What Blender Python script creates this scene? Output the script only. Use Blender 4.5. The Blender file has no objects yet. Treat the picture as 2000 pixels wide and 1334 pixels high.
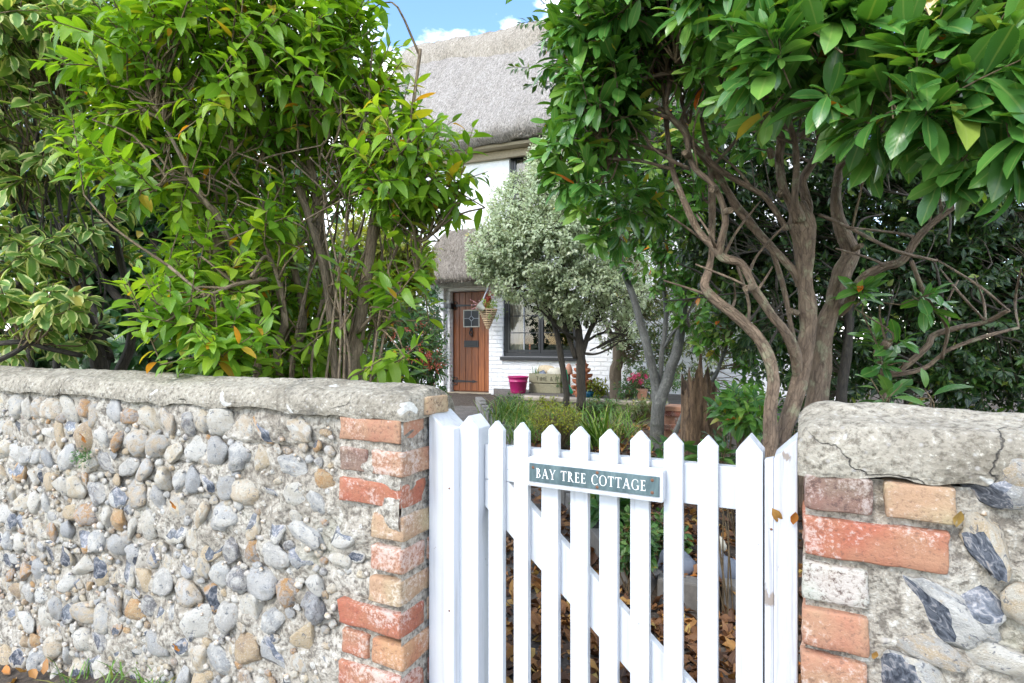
import bpy, bmesh, math, random
import numpy as np
from mathutils import Vector, Matrix

# ---------------------------------------------------------------- camera, sky, sun, exposure
F, CX, CY = 1140.0, 1000.0, 667.0          # focal length and centre, in pixels of a 2000 wide picture
YAW = math.radians(27)
CAM = np.array([0.0, 0.0, 1.28])
RT = np.array([math.cos(YAW), math.sin(YAW), 0.0])
FW = np.array([-math.sin(YAW), math.cos(YAW), 0.0])
UP = np.array([0.0, 0.0, 1.0])
sc = bpy.context.scene
C = sc.collection
cam_d = bpy.data.cameras.new('camera')
cam_d.sensor_width = 36.0
cam_d.lens = 36.0 * F / 2000.0
cam_d.clip_start, cam_d.clip_end = 0.05, 600.0
cam = bpy.data.objects.new('camera', cam_d)
C.objects.link(cam)
cam.location = CAM
cam.rotation_euler = (math.pi / 2, 0, YAW)
sc.camera = cam

SUN_H = -0.62 * RT - 0.78 * FW
SUN_EL = math.radians(44)
SUN_AZ = math.atan2(SUN_H[0], SUN_H[1])
sd = bpy.data.lights.new('sun', 'SUN')
sd.energy, sd.angle, sd.color = 0.9, math.radians(14), (1.0, 0.96, 0.9)
sun = bpy.data.objects.new('sun', sd)
C.objects.link(sun)
sdir = Vector((SUN_H[0], SUN_H[1], 0)).normalized() * math.cos(SUN_EL) + Vector((0, 0, math.sin(SUN_EL)))
sun.rotation_euler = (-sdir).to_track_quat('-Z', 'Y').to_euler()

world = bpy.data.worlds.new('World')
sc.world = world
world.use_nodes = True
wt = world.node_tree
wt.nodes.clear()
def wn(t, **k):
    n = wt.nodes.new(t)
    for a, b in k.items(): setattr(n, a, b)
    return n
sky = wn('ShaderNodeTexSky', sky_type='NISHITA', sun_disc=False)
sky.sun_elevation, sky.sun_rotation = SUN_EL, SUN_AZ
sky.air_density, sky.dust_density, sky.ozone_density = 1.0, 0.6, 1.5
tcw = wn('ShaderNodeTexCoord')
mpw = wn('ShaderNodeMapping')
mpw.inputs['Location'].default_value = (4.54, 3.37, 1.06)
mpw.inputs['Scale'].default_value = (1.0, 1.0, 1.9)
nzw = wn('ShaderNodeTexNoise')
nzw.inputs['Scale'].default_value = 2.6
nzw.inputs['Detail'].default_value = 9.0
nzw.inputs['Roughness'].default_value = 0.55
rpw = wn('ShaderNodeValToRGB')
rpw.color_ramp.elements[0].position, rpw.color_ramp.elements[1].position = 0.48, 0.60
mxw = wn('ShaderNodeMix', data_type='RGBA')
mxw.inputs['B'].default_value = (15.0, 15.2, 15.6, 1)
hs = wn('ShaderNodeHueSaturation')
hs.inputs['Saturation'].default_value = 1.12
hs.inputs['Value'].default_value = 1.05
bgw = wn('ShaderNodeBackground')
bgw.inputs['Strength'].default_value = 0.15
ow = wn('ShaderNodeOutputWorld')
L = wt.links.new
L(tcw.outputs['Generated'], mpw.inputs['Vector']); L(mpw.outputs[0], nzw.inputs['Vector'])
L(nzw.outputs['Fac'], rpw.inputs[0]); L(rpw.outputs[0], mxw.inputs['Factor'])
L(sky.outputs[0], hs.inputs['Color']); L(hs.outputs[0], mxw.inputs['A'])
L(mxw.outputs['Result'], bgw.inputs['Color']); L(bgw.outputs[0], ow.inputs['Surface'])

vs = sc.view_settings
vs.view_transform, vs.look, vs.gamma, vs.use_curve_mapping = 'Standard', 'None', 1.0, False
vs.exposure = 1.5
sc.cycles.max_bounces = 8
sc.cycles.transparent_max_bounces = 8

# ---------------------------------------------------------------- helpers
rng = np.random.default_rng(11)
random.seed(5)
def at(px, py, z):
    return CAM + z * (FW + (px - CX) / F * RT + (CY - py) / F * UP)
def at_y(px, py, Y):
    d = FW + (px - CX) / F * RT + (CY - py) / F * UP
    return CAM + d * (Y / d[1])
def s_of(px, Y): return float(at_y(px, 667, Y)[0])
def z_of(px, py, Y): return float(at_y(px, py, Y)[2])
def project(P):
    V = P - CAM
    z = V @ FW
    zz = np.where(np.abs(z) < 1e-6, 1e-6, z)
    return CX + F * (V @ RT) / zz, CY - F * V[:, 2] / zz, z
def smooth(a, b, x):
    t = np.clip((np.asarray(x, float) - a) / (b - a), 0, 1)
    return t * t * (3 - 2 * t)
def hgt(x, y):                              # the garden rises gently from the gate to the house
    zc = np.asarray(x) * FW[0] + np.asarray(y) * FW[1]
    return 0.30 * smooth(3.0, 9.3, zc)
def on_ground(px, py, lift=0.0):
    Z = lift
    for _ in range(12):
        d = FW + (px - CX) / F * RT + (CY - py) / F * UP
        p = CAM + d * ((Z - CAM[2]) / d[2])
        Z = 0.5 * Z + 0.5 * (float(hgt(p[0], p[1])) + lift)
    return p
def _h(ix, iy, iz, seed):
    n = (ix * 374761393 + iy * 668265263 + iz * 2147483647 + seed * 974634777) & 0xffffffff
    n = ((n ^ (n >> 13)) * 1274126177) & 0xffffffff
    n = (n ^ (n >> 16)) & 0xffffffff
    return n.astype(np.float64) / 4294967295.0
def vnoise(P, freq, seed=0):                # value noise, about -1..1
    Q = np.asarray(P, float) * freq + 1000.0
    I = np.floor(Q).astype(np.int64)
    f = Q - I
    f = f * f * (3 - 2 * f)
    r = np.zeros(len(Q))
    for dx in (0, 1):
        for dy in (0, 1):
            for dz in (0, 1):
                w = (f[:, 0] if dx else 1 - f[:, 0]) * (f[:, 1] if dy else 1 - f[:, 1]) * (f[:, 2] if dz else 1 - f[:, 2])
                r += w * _h(I[:, 0] + dx, I[:, 1] + dy, I[:, 2] + dz, seed)
    return r * 2 - 1
def fbm(P, freq, oct=3, seed=0):
    r, a = 0, 1.0
    for k in range(oct):
        r = r + a * vnoise(P, freq * 2 ** k, seed + k); a *= 0.5
    return r
def unit(v):
    v = np.asarray(v, float)
    return v / np.maximum(np.linalg.norm(v, axis=-1, keepdims=True), 1e-9)

def tag(o, label=None, cat=None, group=None, kind=None):
    if label: o['label'] = label
    if cat: o['category'] = cat
    if group: o['group'] = group
    if kind: o['kind'] = kind
    return o
def empty(name, loc, label, cat, group=None, rz=0.0):
    o = bpy.data.objects.new(name, None)
    o.empty_display_size = 0.1
    o.location = loc
    o.rotation_euler = (0, 0, rz)
    C.objects.link(o)
    return tag(o, label, cat, group)
def add(name, me, parent=None, loc=None):
    o = bpy.data.objects.new(name, me)
    if parent: o.parent = parent
    if loc is not None: o.location = loc
    C.objects.link(o)
    return o

class MB:
    """collects vertices and faces; build() links them as one mesh object"""
    def __init__(s): s.v, s.f, s.mi, s.bk = [], [], [], {}
    def add(s, verts, faces, mi=0):
        n = len(s.v)
        s.v.extend([tuple(p) for p in verts])
        s.f.extend([tuple(i + n for i in f) for f in faces])
        s.mi.extend([mi] * len(faces))
    def box(s, a, b, M=None, mi=0):
        (x0, y0, z0), (x1, y1, z1) = a, b
        v = [(x, y, z) for x in (x0, x1) for y in (y0, y1) for z in (z0, z1)]
        if M is not None: v = [tuple(M @ Vector(p)) for p in v]
        s.add(v, [(0, 1, 3, 2), (4, 6, 7, 5), (0, 4, 5, 1), (2, 3, 7, 6), (0, 2, 6, 4), (1, 5, 7, 3)], mi)
    def prism(s, poly, y0, y1, mi=0):       # polygon in x,z swept along y
        n = len(poly)
        v = [(x, y0, z) for x, z in poly] + [(x, y1, z) for x, z in poly]
        f = [tuple(range(n)), tuple(range(2 * n - 1, n - 1, -1))]
        f += [(i, i + n, (i + 1) % n + n, (i + 1) % n) for i in range(n)]
        s.add(v, f, mi)
    def grid(s, G, closed_u=False, closed_v=False, mi=0):   # G: (nu,nv,3)
        nu, nv = G.shape[:2]
        f = []
        for i in range(nu - (0 if closed_u else 1)):
            for j in range(nv - (0 if closed_v else 1)):
                i2, j2 = (i + 1) % nu, (j + 1) % nv
                f.append((i * nv + j, i2 * nv + j, i2 * nv + j2, i * nv + j2))
        s.add(G.reshape(-1, 3).tolist(), f, mi)
    def tube(s, pts, rad, n=8, cap=True, mi=0, jit=0.0, seed=0):
        pts = np.asarray(pts, float)
        rad = np.broadcast_to(np.asarray(rad, float), (len(pts),))
        T = unit(np.gradient(pts, axis=0))
        u = np.cross(T[0], (0, 0, 1.0))
        if np.linalg.norm(u) < 1e-3: u = np.array([1.0, 0, 0])
        u = unit(u)
        G = np.zeros((len(pts), n, 3))
        a = np.arange(n) * 2 * math.pi / n
        for i in range(len(pts)):
            u = unit(u - T[i] * (u @ T[i]))
            w = np.cross(T[i], u)
            G[i] = pts[i] + rad[i] * (np.cos(a)[:, None] * u + np.sin(a)[:, None] * w)
        if jit:
            D = G - pts[:, None, :]
            k = 1 + jit * fbm(G.reshape(-1, 3), 9.0, 3, seed).reshape(len(pts), n)
            k *= 1 + 0.5 * jit * np.sin(a * 3 + seed)[None, :]
            G = pts[:, None, :] + D * k[:, :, None]
        m = len(s.v)
        ln = np.concatenate([[0], np.cumsum(np.linalg.norm(np.diff(pts, axis=0), axis=1))])
        for i in range(len(pts)):               # the limb straightened out: bark runs along it
            for j in range(n): s.bk[m + i * n + j] = (rad[i] * math.cos(a[j]) + seed, rad[i] * math.sin(a[j]), ln[i])
        s.grid(G, closed_v=True, mi=mi)
        if cap:
            s.f.append(tuple(m + i for i in range(n))); s.mi.append(mi)
            s.f.append(tuple(m + (len(pts) - 1) * n + i for i in range(n - 1, -1, -1))); s.mi.append(mi)
    def lathe(s, prof, n=24, c=(0, 0, 0), mi=0):            # prof: (r,z)
        a = np.arange(n) * 2 * math.pi / n
        G = np.zeros((len(prof), n, 3))
        for i, (r, z) in enumerate(prof):
            G[i, :, 0], G[i, :, 1], G[i, :, 2] = c[0] + r * np.cos(a), c[1] + r * np.sin(a), c[2] + z
        s.grid(G[::-1], closed_v=True, mi=mi)
    def mesh(s, name, mats, smooth=False):
        me = bpy.data.meshes.new(name)
        me.from_pydata(s.v, [], s.f)
        for m in (mats if isinstance(mats, (list, tuple)) else [mats]): me.materials.append(m)
        if any(s.mi): me.polygons.foreach_set('material_index', s.mi)
        if smooth: me.polygons.foreach_set('use_smooth', [True] * len(s.f))
        if s.bk:
            A = np.array([s.bk.get(i, s.v[i]) for i in range(len(s.v))], np.float32)
            me.attributes.new('bk', 'FLOAT_VECTOR', 'POINT').data.foreach_set('vector', A.ravel())
        me.update()
        return me
    def build(s, name, mats, parent=None, loc=None, smooth=False, bevel=0.0):
        me = s.mesh(name, mats, smooth)
        if bevel:
            bm = bmesh.new(); bm.from_mesh(me)
            bmesh.ops.bevel(bm, geom=bm.edges[:], offset=bevel, segments=2, affect='EDGES', profile=0.6)
            bm.to_mesh(me); bm.free()
        return add(name, me, parent, loc)
def catmull(pts, per=6):
    P = np.asarray(pts, float)
    P = np.vstack([2 * P[0] - P[1], P, 2 * P[-1] - P[-2]])
    out = []
    for i in range(1, len(P) - 2):
        for t in np.arange(per) / per:
            a, b, c, d = P[i - 1], P[i], P[i + 1], P[i + 2]
            out.append(0.5 * (2 * b + (c - a) * t + (2 * a - 5 * b + 4 * c - d) * t * t + (3 * b - a - 3 * c + d) * t ** 3))
    out.append(P[-2])
    return np.array(out)

# ---------------------------------------------------------------- materials
class NT:
    def __init__(s, name):
        s.m = bpy.data.materials.new(name); s.m.use_nodes = True
        s.t = s.m.node_tree; s.t.nodes.clear()
        s.out = s.n('ShaderNodeOutputMaterial')
    def n(s, t, _in=None, **k):
        nd = s.t.nodes.new(t)
        for a, b in k.items(): setattr(nd, a, b)
        for a, b in (_in or {}).items(): s.set(nd.inputs[a], b)
        return nd
    def set(s, sock, v):
        if isinstance(v, bpy.types.NodeSocket): s.t.links.new(v, sock)
        elif isinstance(v, bpy.types.Node): s.t.links.new(v.outputs[0], sock)
        else:
            if isinstance(v, tuple) and len(v) == 3 and sock.type == 'RGBA': v = (*v, 1)
            sock.default_value = v
    def coord(s, kind='Object', scale=(1, 1, 1), loc=None):
        tc = s.n('ShaderNodeTexCoord')
        d = {'Vector': tc.outputs[kind], 'Scale': scale}
        if loc is not None: d['Location'] = loc
        return s.n('ShaderNodeMapping', d).outputs[0]
    def noise(s, vec, scale, detail=4.0, rough=0.55, dist=0.0):
        return s.n('ShaderNodeTexNoise', {'Vector': vec, 'Scale': scale, 'Detail': detail, 'Roughness': rough, 'Distortion': dist}).outputs['Fac']
    def vor(s, vec, scale, feature='F1', out='Distance'):
        return s.n('ShaderNodeTexVoronoi', {'Vector': vec, 'Scale': scale}, feature=feature).outputs[out]
    def ramp(s, fac, stops, interp='LINEAR'):
        r = s.n('ShaderNodeValToRGB', {0: fac})
        e = r.color_ramp; e.interpolation = interp
        while len(e.elements) < len(stops): e.elements.new(0.5)
        for el, (p, c) in zip(e.elements, stops):
            el.position = p; el.color = (*c, 1) if isinstance(c, tuple) else (c, c, c, 1)
        return r.outputs[0]
    def mix(s, f, a, b, mode='MIX'):
        m = s.n('ShaderNodeMix', data_type='RGBA', blend_type=mode)
        s.set(m.inputs['Factor'], f); s.set(m.inputs['A'], a); s.set(m.inputs['B'], b)
        return m.outputs['Result']
    def math(s, op, a, b=0.0, c=None):
        m = s.n('ShaderNodeMath', {0: a, 1: b}, operation=op)
        if c is not None: s.set(m.inputs[2], c)
        return m.outputs[0]
    def bump(s, h, strength=0.5, dist=0.01, normal=None):
        d = {'Height': h, 'Strength': strength, 'Distance': dist}
        if normal is not None: d['Normal'] = normal
        return s.n('ShaderNodeBump', d).outputs[0]
    def bsdf(s, col, rough=0.7, normal=None, **k):
        d = {'Base Color': col, 'Roughness': rough}
        if normal is not None: d['Normal'] = normal
        d.update(k)
        p = s.n('ShaderNodeBsdfPrincipled', d)
        s.t.links.new(p.outputs[0], s.out.inputs[0])
        return p
def rnd_obj(t):
    return t.n('ShaderNodeObjectInfo').outputs['Random']
M = {}
def plain(name, col, rough=0.6, bump=0.0, scale=40.0, var=0.15, **k):
    t = NT(name)
    v = t.coord()
    n = t.noise(v, scale, 5)
    c = t.mix(n, tuple(x * (1 - var) for x in col), tuple(min(1, x * (1 + var)) for x in col))
    t.bsdf(c, rough, t.bump(n, bump, 0.005) if bump else None, **k)
    M[name] = t.m
    return t.m

def leaf_mat(name, stops, rough=0.4, trans=0.3, tcol=(1.3, 1.25, 0.5), vein=0.25, margin=None, mwidth=0.6, vcol=None, spec=0.5, bump=0.25, back=None):
    t = NT(name)
    a = t.n('ShaderNodeAttribute', attribute_name='lf')
    sp = t.n('ShaderNodeSeparateXYZ', {0: a.outputs['Vector']})
    x, u, r = sp.outputs
    v = t.coord('Object')
    nz = t.noise(v, 45, 3)
    col = t.ramp(r, stops)
    col = t.mix(t.math('MULTIPLY', nz, 0.35), col, t.mix(1.0, col, (0.45, 0.5, 0.4), 'MULTIPLY'))
    ax = t.math('ABSOLUTE', x)
    if margin:
        e = t.math('ADD', ax, t.math('MULTIPLY', t.math('SUBTRACT', nz, 0.5), 0.9))
        col = t.mix(t.n('ShaderNodeMapRange', {0: e, 1: mwidth - 0.06, 2: mwidth + 0.06}).outputs[0], col, margin)
    mid = t.n('ShaderNodeMapRange', {0: ax, 1: 0.05, 2: 0.13, 3: vein, 4: 0.0}).outputs[0]
    col = t.mix(mid, col, vcol or (0.35, 0.42, 0.12))
    if back:
        col = t.mix(t.math('MULTIPLY', t.n('ShaderNodeNewGeometry').outputs['Backfacing'], 0.7), col, back)
    sw = t.math('SINE', t.math('SUBTRACT', t.math('MULTIPLY', u, 55.0), t.math('MULTIPLY', ax, 14.0)))
    hh = t.math('ADD', t.math('MULTIPLY', sw, 0.4), t.math('MULTIPLY', mid, -2.0))
    nm = t.bump(t.math('ADD', hh, nz), bump, 0.002)
    p = t.bsdf(col, rough, nm, **{'Specular IOR Level': spec})
    tr = t.n('ShaderNodeBsdfTranslucent', {'Color': t.mix(1.0, col, tcol, 'MULTIPLY')})
    mx = t.n('ShaderNodeMixShader', {0: trans, 1: p.outputs[0], 2: tr.outputs[0]})
    t.t.links.new(mx.outputs[0], t.out.inputs[0])
    M[name] = t.m
    return t.m

def bark_mat(name, a, b, lich=None, scale=1.0, attr=True):
    t = NT(name)
    src = t.n('ShaderNodeAttribute', attribute_name='bk').outputs['Vector'] if attr else t.n('ShaderNodeTexCoord').outputs['Object']
    def cs(*k): return t.n('ShaderNodeMapping', {'Vector': src, 'Scale': k}).outputs[0]
    n = t.noise(cs(70 * scale, 70 * scale, 14 * scale), 1.0, 6, 0.65, 0.4)
    n2 = t.noise(cs(14, 14, 14), scale, 3)
    c = t.ramp(n, [(0.3, a), (0.7, b)])
    c = t.mix(t.math('MULTIPLY', n2, 0.6), c, t.mix(1.0, c, (0.5, 0.5, 0.48), 'MULTIPLY'))
    if lich:
        c = t.mix(t.ramp(t.noise(cs(22, 22, 22), scale, 5), [(0.55, 0.0), (0.68, 0.8)]), c, lich)
    wv = t.n('ShaderNodeVectorMath', {0: cs(85 * scale, 85 * scale, 20 * scale), 1: t.n('ShaderNodeTexNoise', {'Vector': src, 'Scale': 40.0}).outputs['Color']}, operation='ADD').outputs[0]
    ck = t.n('ShaderNodeTexVoronoi', {'Vector': wv, 'Scale': 1.0}, feature='DISTANCE_TO_EDGE').outputs['Distance']
    ck = t.ramp(ck, [(0.0, 0.0), (0.12, 1.0)])
    c = t.mix(t.math('MULTIPLY', t.math('SUBTRACT', 1.0, ck), 0.4), c, t.mix(1.0, c, (0.35, 0.33, 0.3), 'MULTIPLY'))
    t.bsdf(c, 0.85, t.bump(t.math('ADD', n, t.math('MULTIPLY', ck, 0.35)), 1.0, 0.006))
    M[name] = t.m
bark_mat('bark_brown', (0.11, 0.075, 0.05), (0.35, 0.25, 0.17), (0.3, 0.29, 0.18))
bark_mat('bark_tan', (0.16, 0.11, 0.07), (0.34, 0.26, 0.17))
bark_mat('bark_grey', (0.1, 0.105, 0.1), (0.22, 0.225, 0.21), (0.24, 0.25, 0.22))
bark_mat('bark_dark', (0.03, 0.025, 0.02), (0.09, 0.075, 0.055))
bark_mat('twig', (0.14, 0.095, 0.05), (0.27, 0.2, 0.11))
bark_mat('twig_dark', (0.05, 0.04, 0.025), (0.12, 0.1, 0.06))
bark_mat('stump_wood', (0.03, 0.016, 0.009), (0.26, 0.17, 0.095), None, 0.5, False)

leaf_mat('leaf_bright', [(0.0, (0.085, 0.2, 0.022)), (0.3, (0.15, 0.31, 0.03)), (0.62, (0.25, 0.43, 0.04)), (0.9, (0.36, 0.5, 0.055)), (0.955, (0.55, 0.46, 0.05)), (0.99, (0.6, 0.26, 0.03))], 0.34, 0.5, (1.4, 1.35, 0.4), 0.2)
leaf_mat('leaf_bay', [(0.0, (0.042, 0.13, 0.03)), (0.35, (0.075, 0.21, 0.042)), (0.75, (0.14, 0.32, 0.055)), (0.93, (0.28, 0.44, 0.09)), (0.965, (0.5, 0.42, 0.045)), (0.99, (0.6, 0.14, 0.02))], 0.27, 0.24, (1.5, 1.4, 0.4), 0.28, spec=0.55, margin=(0.26, 0.38, 0.1), mwidth=1.1, bump=0.08)
leaf_mat('leaf_varieg', [(0.0, (0.09, 0.2, 0.04)), (0.6, (0.18, 0.33, 0.06)), (0.95, (0.3, 0.42, 0.08)), (1.0, (0.6, 0.3, 0.06))], 0.42, 0.32, (1.3, 1.25, 0.5), 0.15, margin=(0.6, 0.63, 0.25), mwidth=0.66)
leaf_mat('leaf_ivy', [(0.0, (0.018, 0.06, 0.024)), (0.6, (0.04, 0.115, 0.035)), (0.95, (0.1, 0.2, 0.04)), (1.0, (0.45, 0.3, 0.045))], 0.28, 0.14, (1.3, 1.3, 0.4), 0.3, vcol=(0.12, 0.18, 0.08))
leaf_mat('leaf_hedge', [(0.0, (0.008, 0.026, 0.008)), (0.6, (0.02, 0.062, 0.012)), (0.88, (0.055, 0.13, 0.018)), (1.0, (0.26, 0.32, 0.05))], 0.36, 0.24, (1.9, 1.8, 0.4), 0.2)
leaf_mat('leaf_pitto', [(0.0, (0.27, 0.35, 0.18)), (0.5, (0.45, 0.53, 0.32)), (0.85, (0.6, 0.66, 0.44)), (0.97, (0.68, 0.7, 0.5)), (1.0, (0.55, 0.45, 0.12))], 0.4, 0.3, (1.1, 1.1, 0.8), 0.1, margin=(0.7, 0.72, 0.56), mwidth=0.72, bump=0.0)
leaf_mat('leaf_olive', [(0.0, (0.065, 0.0975, 0.0364)), (0.5, (0.13, 0.182, 0.065)), (0.9, (0.312, 0.364, 0.13)), (1.0, (0.546, 0.468, 0.13))], 0.45, 0.3, (1.2, 1.2, 0.6), 0.1, bump=0.0)
leaf_mat('leaf_golden', [(0.0, (0.12, 0.17, 0.015)), (0.5, (0.27, 0.32, 0.025)), (0.9, (0.42, 0.42, 0.04)), (1.0, (0.5, 0.3, 0.03))], 0.45, 0.42, (1.2, 1.2, 0.4), 0.1, bump=0.0)
leaf_mat('leaf_mid', [(0.0, (0.028, 0.091, 0.028)), (0.5, (0.07, 0.182, 0.042)), (0.9, (0.168, 0.28, 0.07)), (1.0, (0.42, 0.28, 0.056))], 0.4, 0.25, (1.3, 1.3, 0.5), 0.2)
leaf_mat('leaf_red', [(0.0, (0.4, 0.06, 0.03)), (0.6, (0.6, 0.13, 0.07)), (1.0, (0.6, 0.25, 0.12))], 0.45, 0.25, (1.2, 1.0, 1.0), 0.0, bump=0.0)
leaf_mat('leaf_pink', [(0.0, (0.55, 0.02, 0.12)), (0.6, (0.75, 0.08, 0.2)), (1.0, (0.75, 0.35, 0.4))], 0.45, 0.25, (1.2, 1.0, 1.0), 0.0, bump=0.0)
leaf_mat('leaf_fallen', [(0.0, (0.055, 0.026, 0.013)), (0.3, (0.14, 0.06, 0.025)), (0.55, (0.27, 0.12, 0.04)), (0.75, (0.4, 0.19, 0.045)), (0.88, (0.48, 0.33, 0.09)), (0.96, (0.5, 0.12, 0.02)), (1.0, (0.5, 0.42, 0.06))], 0.6, 0.1, (1.2, 1.0, 0.6), 0.3, vcol=(0.3, 0.18, 0.08))
leaf_mat('blade', [(0.0, (0.06, 0.16, 0.02)), (0.5, (0.14, 0.28, 0.04)), (0.85, (0.28, 0.38, 0.08)), (1.0, (0.42, 0.32, 0.12))], 0.45, 0.25, (1.3, 1.3, 0.5), 0.15, bump=0.0)

# flint: pale cortex with grey-blue, ochre and dark kinds; knapped faces are dark and glassy
def flint_mat(name, stops, spots, rough=0.6, attr=False):
    t = NT(name)
    r = t.n('ShaderNodeAttribute', attribute_name='rv').outputs['Fac'] if attr else rnd_obj(t)
    tc = t.n('ShaderNodeTexCoord').outputs['Object']
    if attr: tc = t.n('ShaderNodeVectorMath', {0: tc, 1: (22, 22, 22)}, operation='MULTIPLY').outputs[0]
    v = t.n('ShaderNodeVectorMath', {0: tc, 1: t.n('ShaderNodeCombineXYZ', {0: t.math('MULTIPLY', r, 37.0), 1: t.math('MULTIPLY', r, 91.0), 2: r}).outputs[0]}, operation='ADD').outputs[0]
    base = t.ramp(r, stops, 'CONSTANT')
    n = t.noise(v, 1.6, 5, 0.6, 0.6)
    n2 = t.noise(v, 9, 6, 0.7)
    spot = t.ramp(t.math('FRACT', t.math('MULTIPLY', r, 7.0)), [(0.0, spots[0]), (0.4, spots[1]), (0.7, spots[2])], 'CONSTANT')
    c = t.mix(t.ramp(n, [(0.42, 0.0), (0.58, 0.75)]), base, spot)
    c = t.mix(t.ramp(n2, [(0.35, 0.45), (0.5, 0.0)]), c, t.mix(1.0, c, (0.55, 0.52, 0.48), 'MULTIPLY'))
    c = t.mix(t.ramp(t.noise(v, 16, 3), [(0.58, 0.0), (0.66, 0.7)]), c, (0.72, 0.7, 0.65))
    c = t.mix(t.ramp(t.noise(v, 3.2, 4, 0.6, 1.2), [(0.6, 0.0), (0.64, 0.8)]), c, (0.13, 0.14, 0.16))
    c = t.mix(t.ramp(t.noise(v, 5.5, 3, 0.6, 0.5), [(0.62, 0.0), (0.67, 0.55)]), c, (0.42, 0.3, 0.16))
    t.bsdf(c, rough, t.bump(t.math('ADD', n2, t.noise(v, 25, 4)), 0.7, 0.02))
    M[name] = t.m
flint_mat('flint', [(0.0, (0.6, 0.55, 0.45)), (0.16, (0.44, 0.42, 0.38)), (0.28, (0.66, 0.63, 0.56)), (0.43, (0.36, 0.36, 0.35)), (0.51, (0.55, 0.44, 0.29)), (0.61, (0.5, 0.28, 0.11)), (0.69, (0.62, 0.52, 0.36)), (0.8, (0.38, 0.27, 0.17)), (0.87, (0.2, 0.19, 0.19)), (0.92, (0.56, 0.54, 0.5))],
          [(0.7, 0.67, 0.6), (0.44, 0.44, 0.43), (0.56, 0.42, 0.25)])
FL = ([(0.0, (0.6, 0.55, 0.45)), (0.16, (0.44, 0.42, 0.38)), (0.28, (0.66, 0.63, 0.56)), (0.43, (0.36, 0.36, 0.35)), (0.51, (0.55, 0.44, 0.29)), (0.61, (0.5, 0.28, 0.11)), (0.69, (0.62, 0.52, 0.36)), (0.8, (0.38, 0.27, 0.17)), (0.87, (0.2, 0.19, 0.19)), (0.92, (0.56, 0.54, 0.5))],
          [(0.7, 0.67, 0.6), (0.44, 0.44, 0.43), (0.56, 0.42, 0.25)])
flint_mat('flint_small', *FL, 0.6, True)
t = NT('flint_glass')
v = t.coord()
n = t.noise(v, 3.0, 5, 0.6, 1.0)
t.bsdf(t.ramp(n, [(0.35, (0.03, 0.035, 0.045)), (0.52, (0.11, 0.12, 0.14)), (0.62, (0.28, 0.27, 0.27)), (0.75, (0.35, 0.24, 0.14))]), 0.22, t.bump(n, 0.2, 0.02))
M['flint_glass'] = t.m

# lime mortar with grit
t = NT('mortar')
v = t.coord()
n1, n2, n3 = t.noise(v, 9, 6, 0.65), t.noise(v, 60, 5, 0.7), t.vor(v, 130)
c = t.ramp(n1, [(0.3, (0.25, 0.215, 0.165)), (0.48, (0.39, 0.35, 0.285)), (0.7, (0.52, 0.48, 0.41))])
c = t.mix(t.ramp(n2, [(0.4, 0.9), (0.51, 0.0)]), c, (0.14, 0.12, 0.095))  # pits and crevices: their shade put into the colour where the bump dips
c = t.mix(t.ramp(n2, [(0.56, 0.0), (0.66, 0.75)]), c, (0.66, 0.63, 0.56))
c = t.mix(t.ramp(t.noise(v, 4.5, 4), [(0.6, 0.0), (0.75, 0.5)]), c, (0.3, 0.3, 0.2))
t.bsdf(c, 0.9, t.bump(t.math('ADD', t.math('MULTIPLY', n2, 1.4), t.math('MULTIPLY', n3, 0.3)), 1.0, 0.008))
M['mortar'] = t.m
# weathered coping with lichen
t = NT('coping')
v = t.coord()
n1, n2 = t.noise(v, 6, 6, 0.65), t.noise(v, 75, 6, 0.75)
c = t.ramp(n1, [(0.32, (0.2, 0.175, 0.13)), (0.5, (0.34, 0.305, 0.24)), (0.68, (0.44, 0.4, 0.32))])
c = t.mix(t.ramp(n2, [(0.38, 0.85), (0.5, 0.0)]), c, (0.13, 0.11, 0.08))
c = t.mix(t.ramp(n2, [(0.57, 0.0), (0.66, 0.75)]), c, (0.62, 0.58, 0.49))
c = t.mix(t.ramp(t.vor(v, 48), [(0.1, 0.7), (0.2, 0.0)]), c, t.mix(t.noise(v, 30, 1), (0.2, 0.19, 0.18), (0.62, 0.58, 0.52)))
c = t.mix(t.ramp(t.noise(v, 13, 3, 0.5, 0.6), [(0.68, 0.0), (0.71, 0.8)]), c, (0.66, 0.65, 0.6))
c = t.mix(t.ramp(t.noise(t.coord('Object', (1, 1, 1), (3.3, 7, 1)), 8, 5, 0.6), [(0.6, 0.0), (0.68, 0.55)]), c, (0.1, 0.095, 0.08))
wv2 = t.n('ShaderNodeVectorMath', {0: v, 1: t.n('ShaderNodeVectorMath', {0: t.n('ShaderNodeTexNoise', {'Vector': v, 'Scale': 11.0, 'Detail': 5.0}).outputs['Color'], 1: (0.16, 0.16, 0.16)}, operation='MULTIPLY').outputs[0]}, operation='ADD').outputs[0]
ed = t.n('ShaderNodeTexVoronoi', {'Vector': wv2, 'Scale': 3.2}, feature='DISTANCE_TO_EDGE').outputs['Distance']
crk = t.ramp(ed, [(0.0, 1.0), (0.007, 0.0)])
crk = t.math('MULTIPLY', crk, t.ramp(t.noise(v, 3.5, 3), [(0.5, 0.0), (0.62, 0.7)]))
c = t.mix(crk, c, (0.07, 0.06, 0.05))
t.bsdf(c, 0.92, t.bump(t.math('SUBTRACT', t.math('ADD', n2, t.math('MULTIPLY', t.vor(v, 110), 0.5)), t.math('MULTIPLY', crk, 2.0)), 1.0, 0.007))
M['coping'] = t.m
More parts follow.
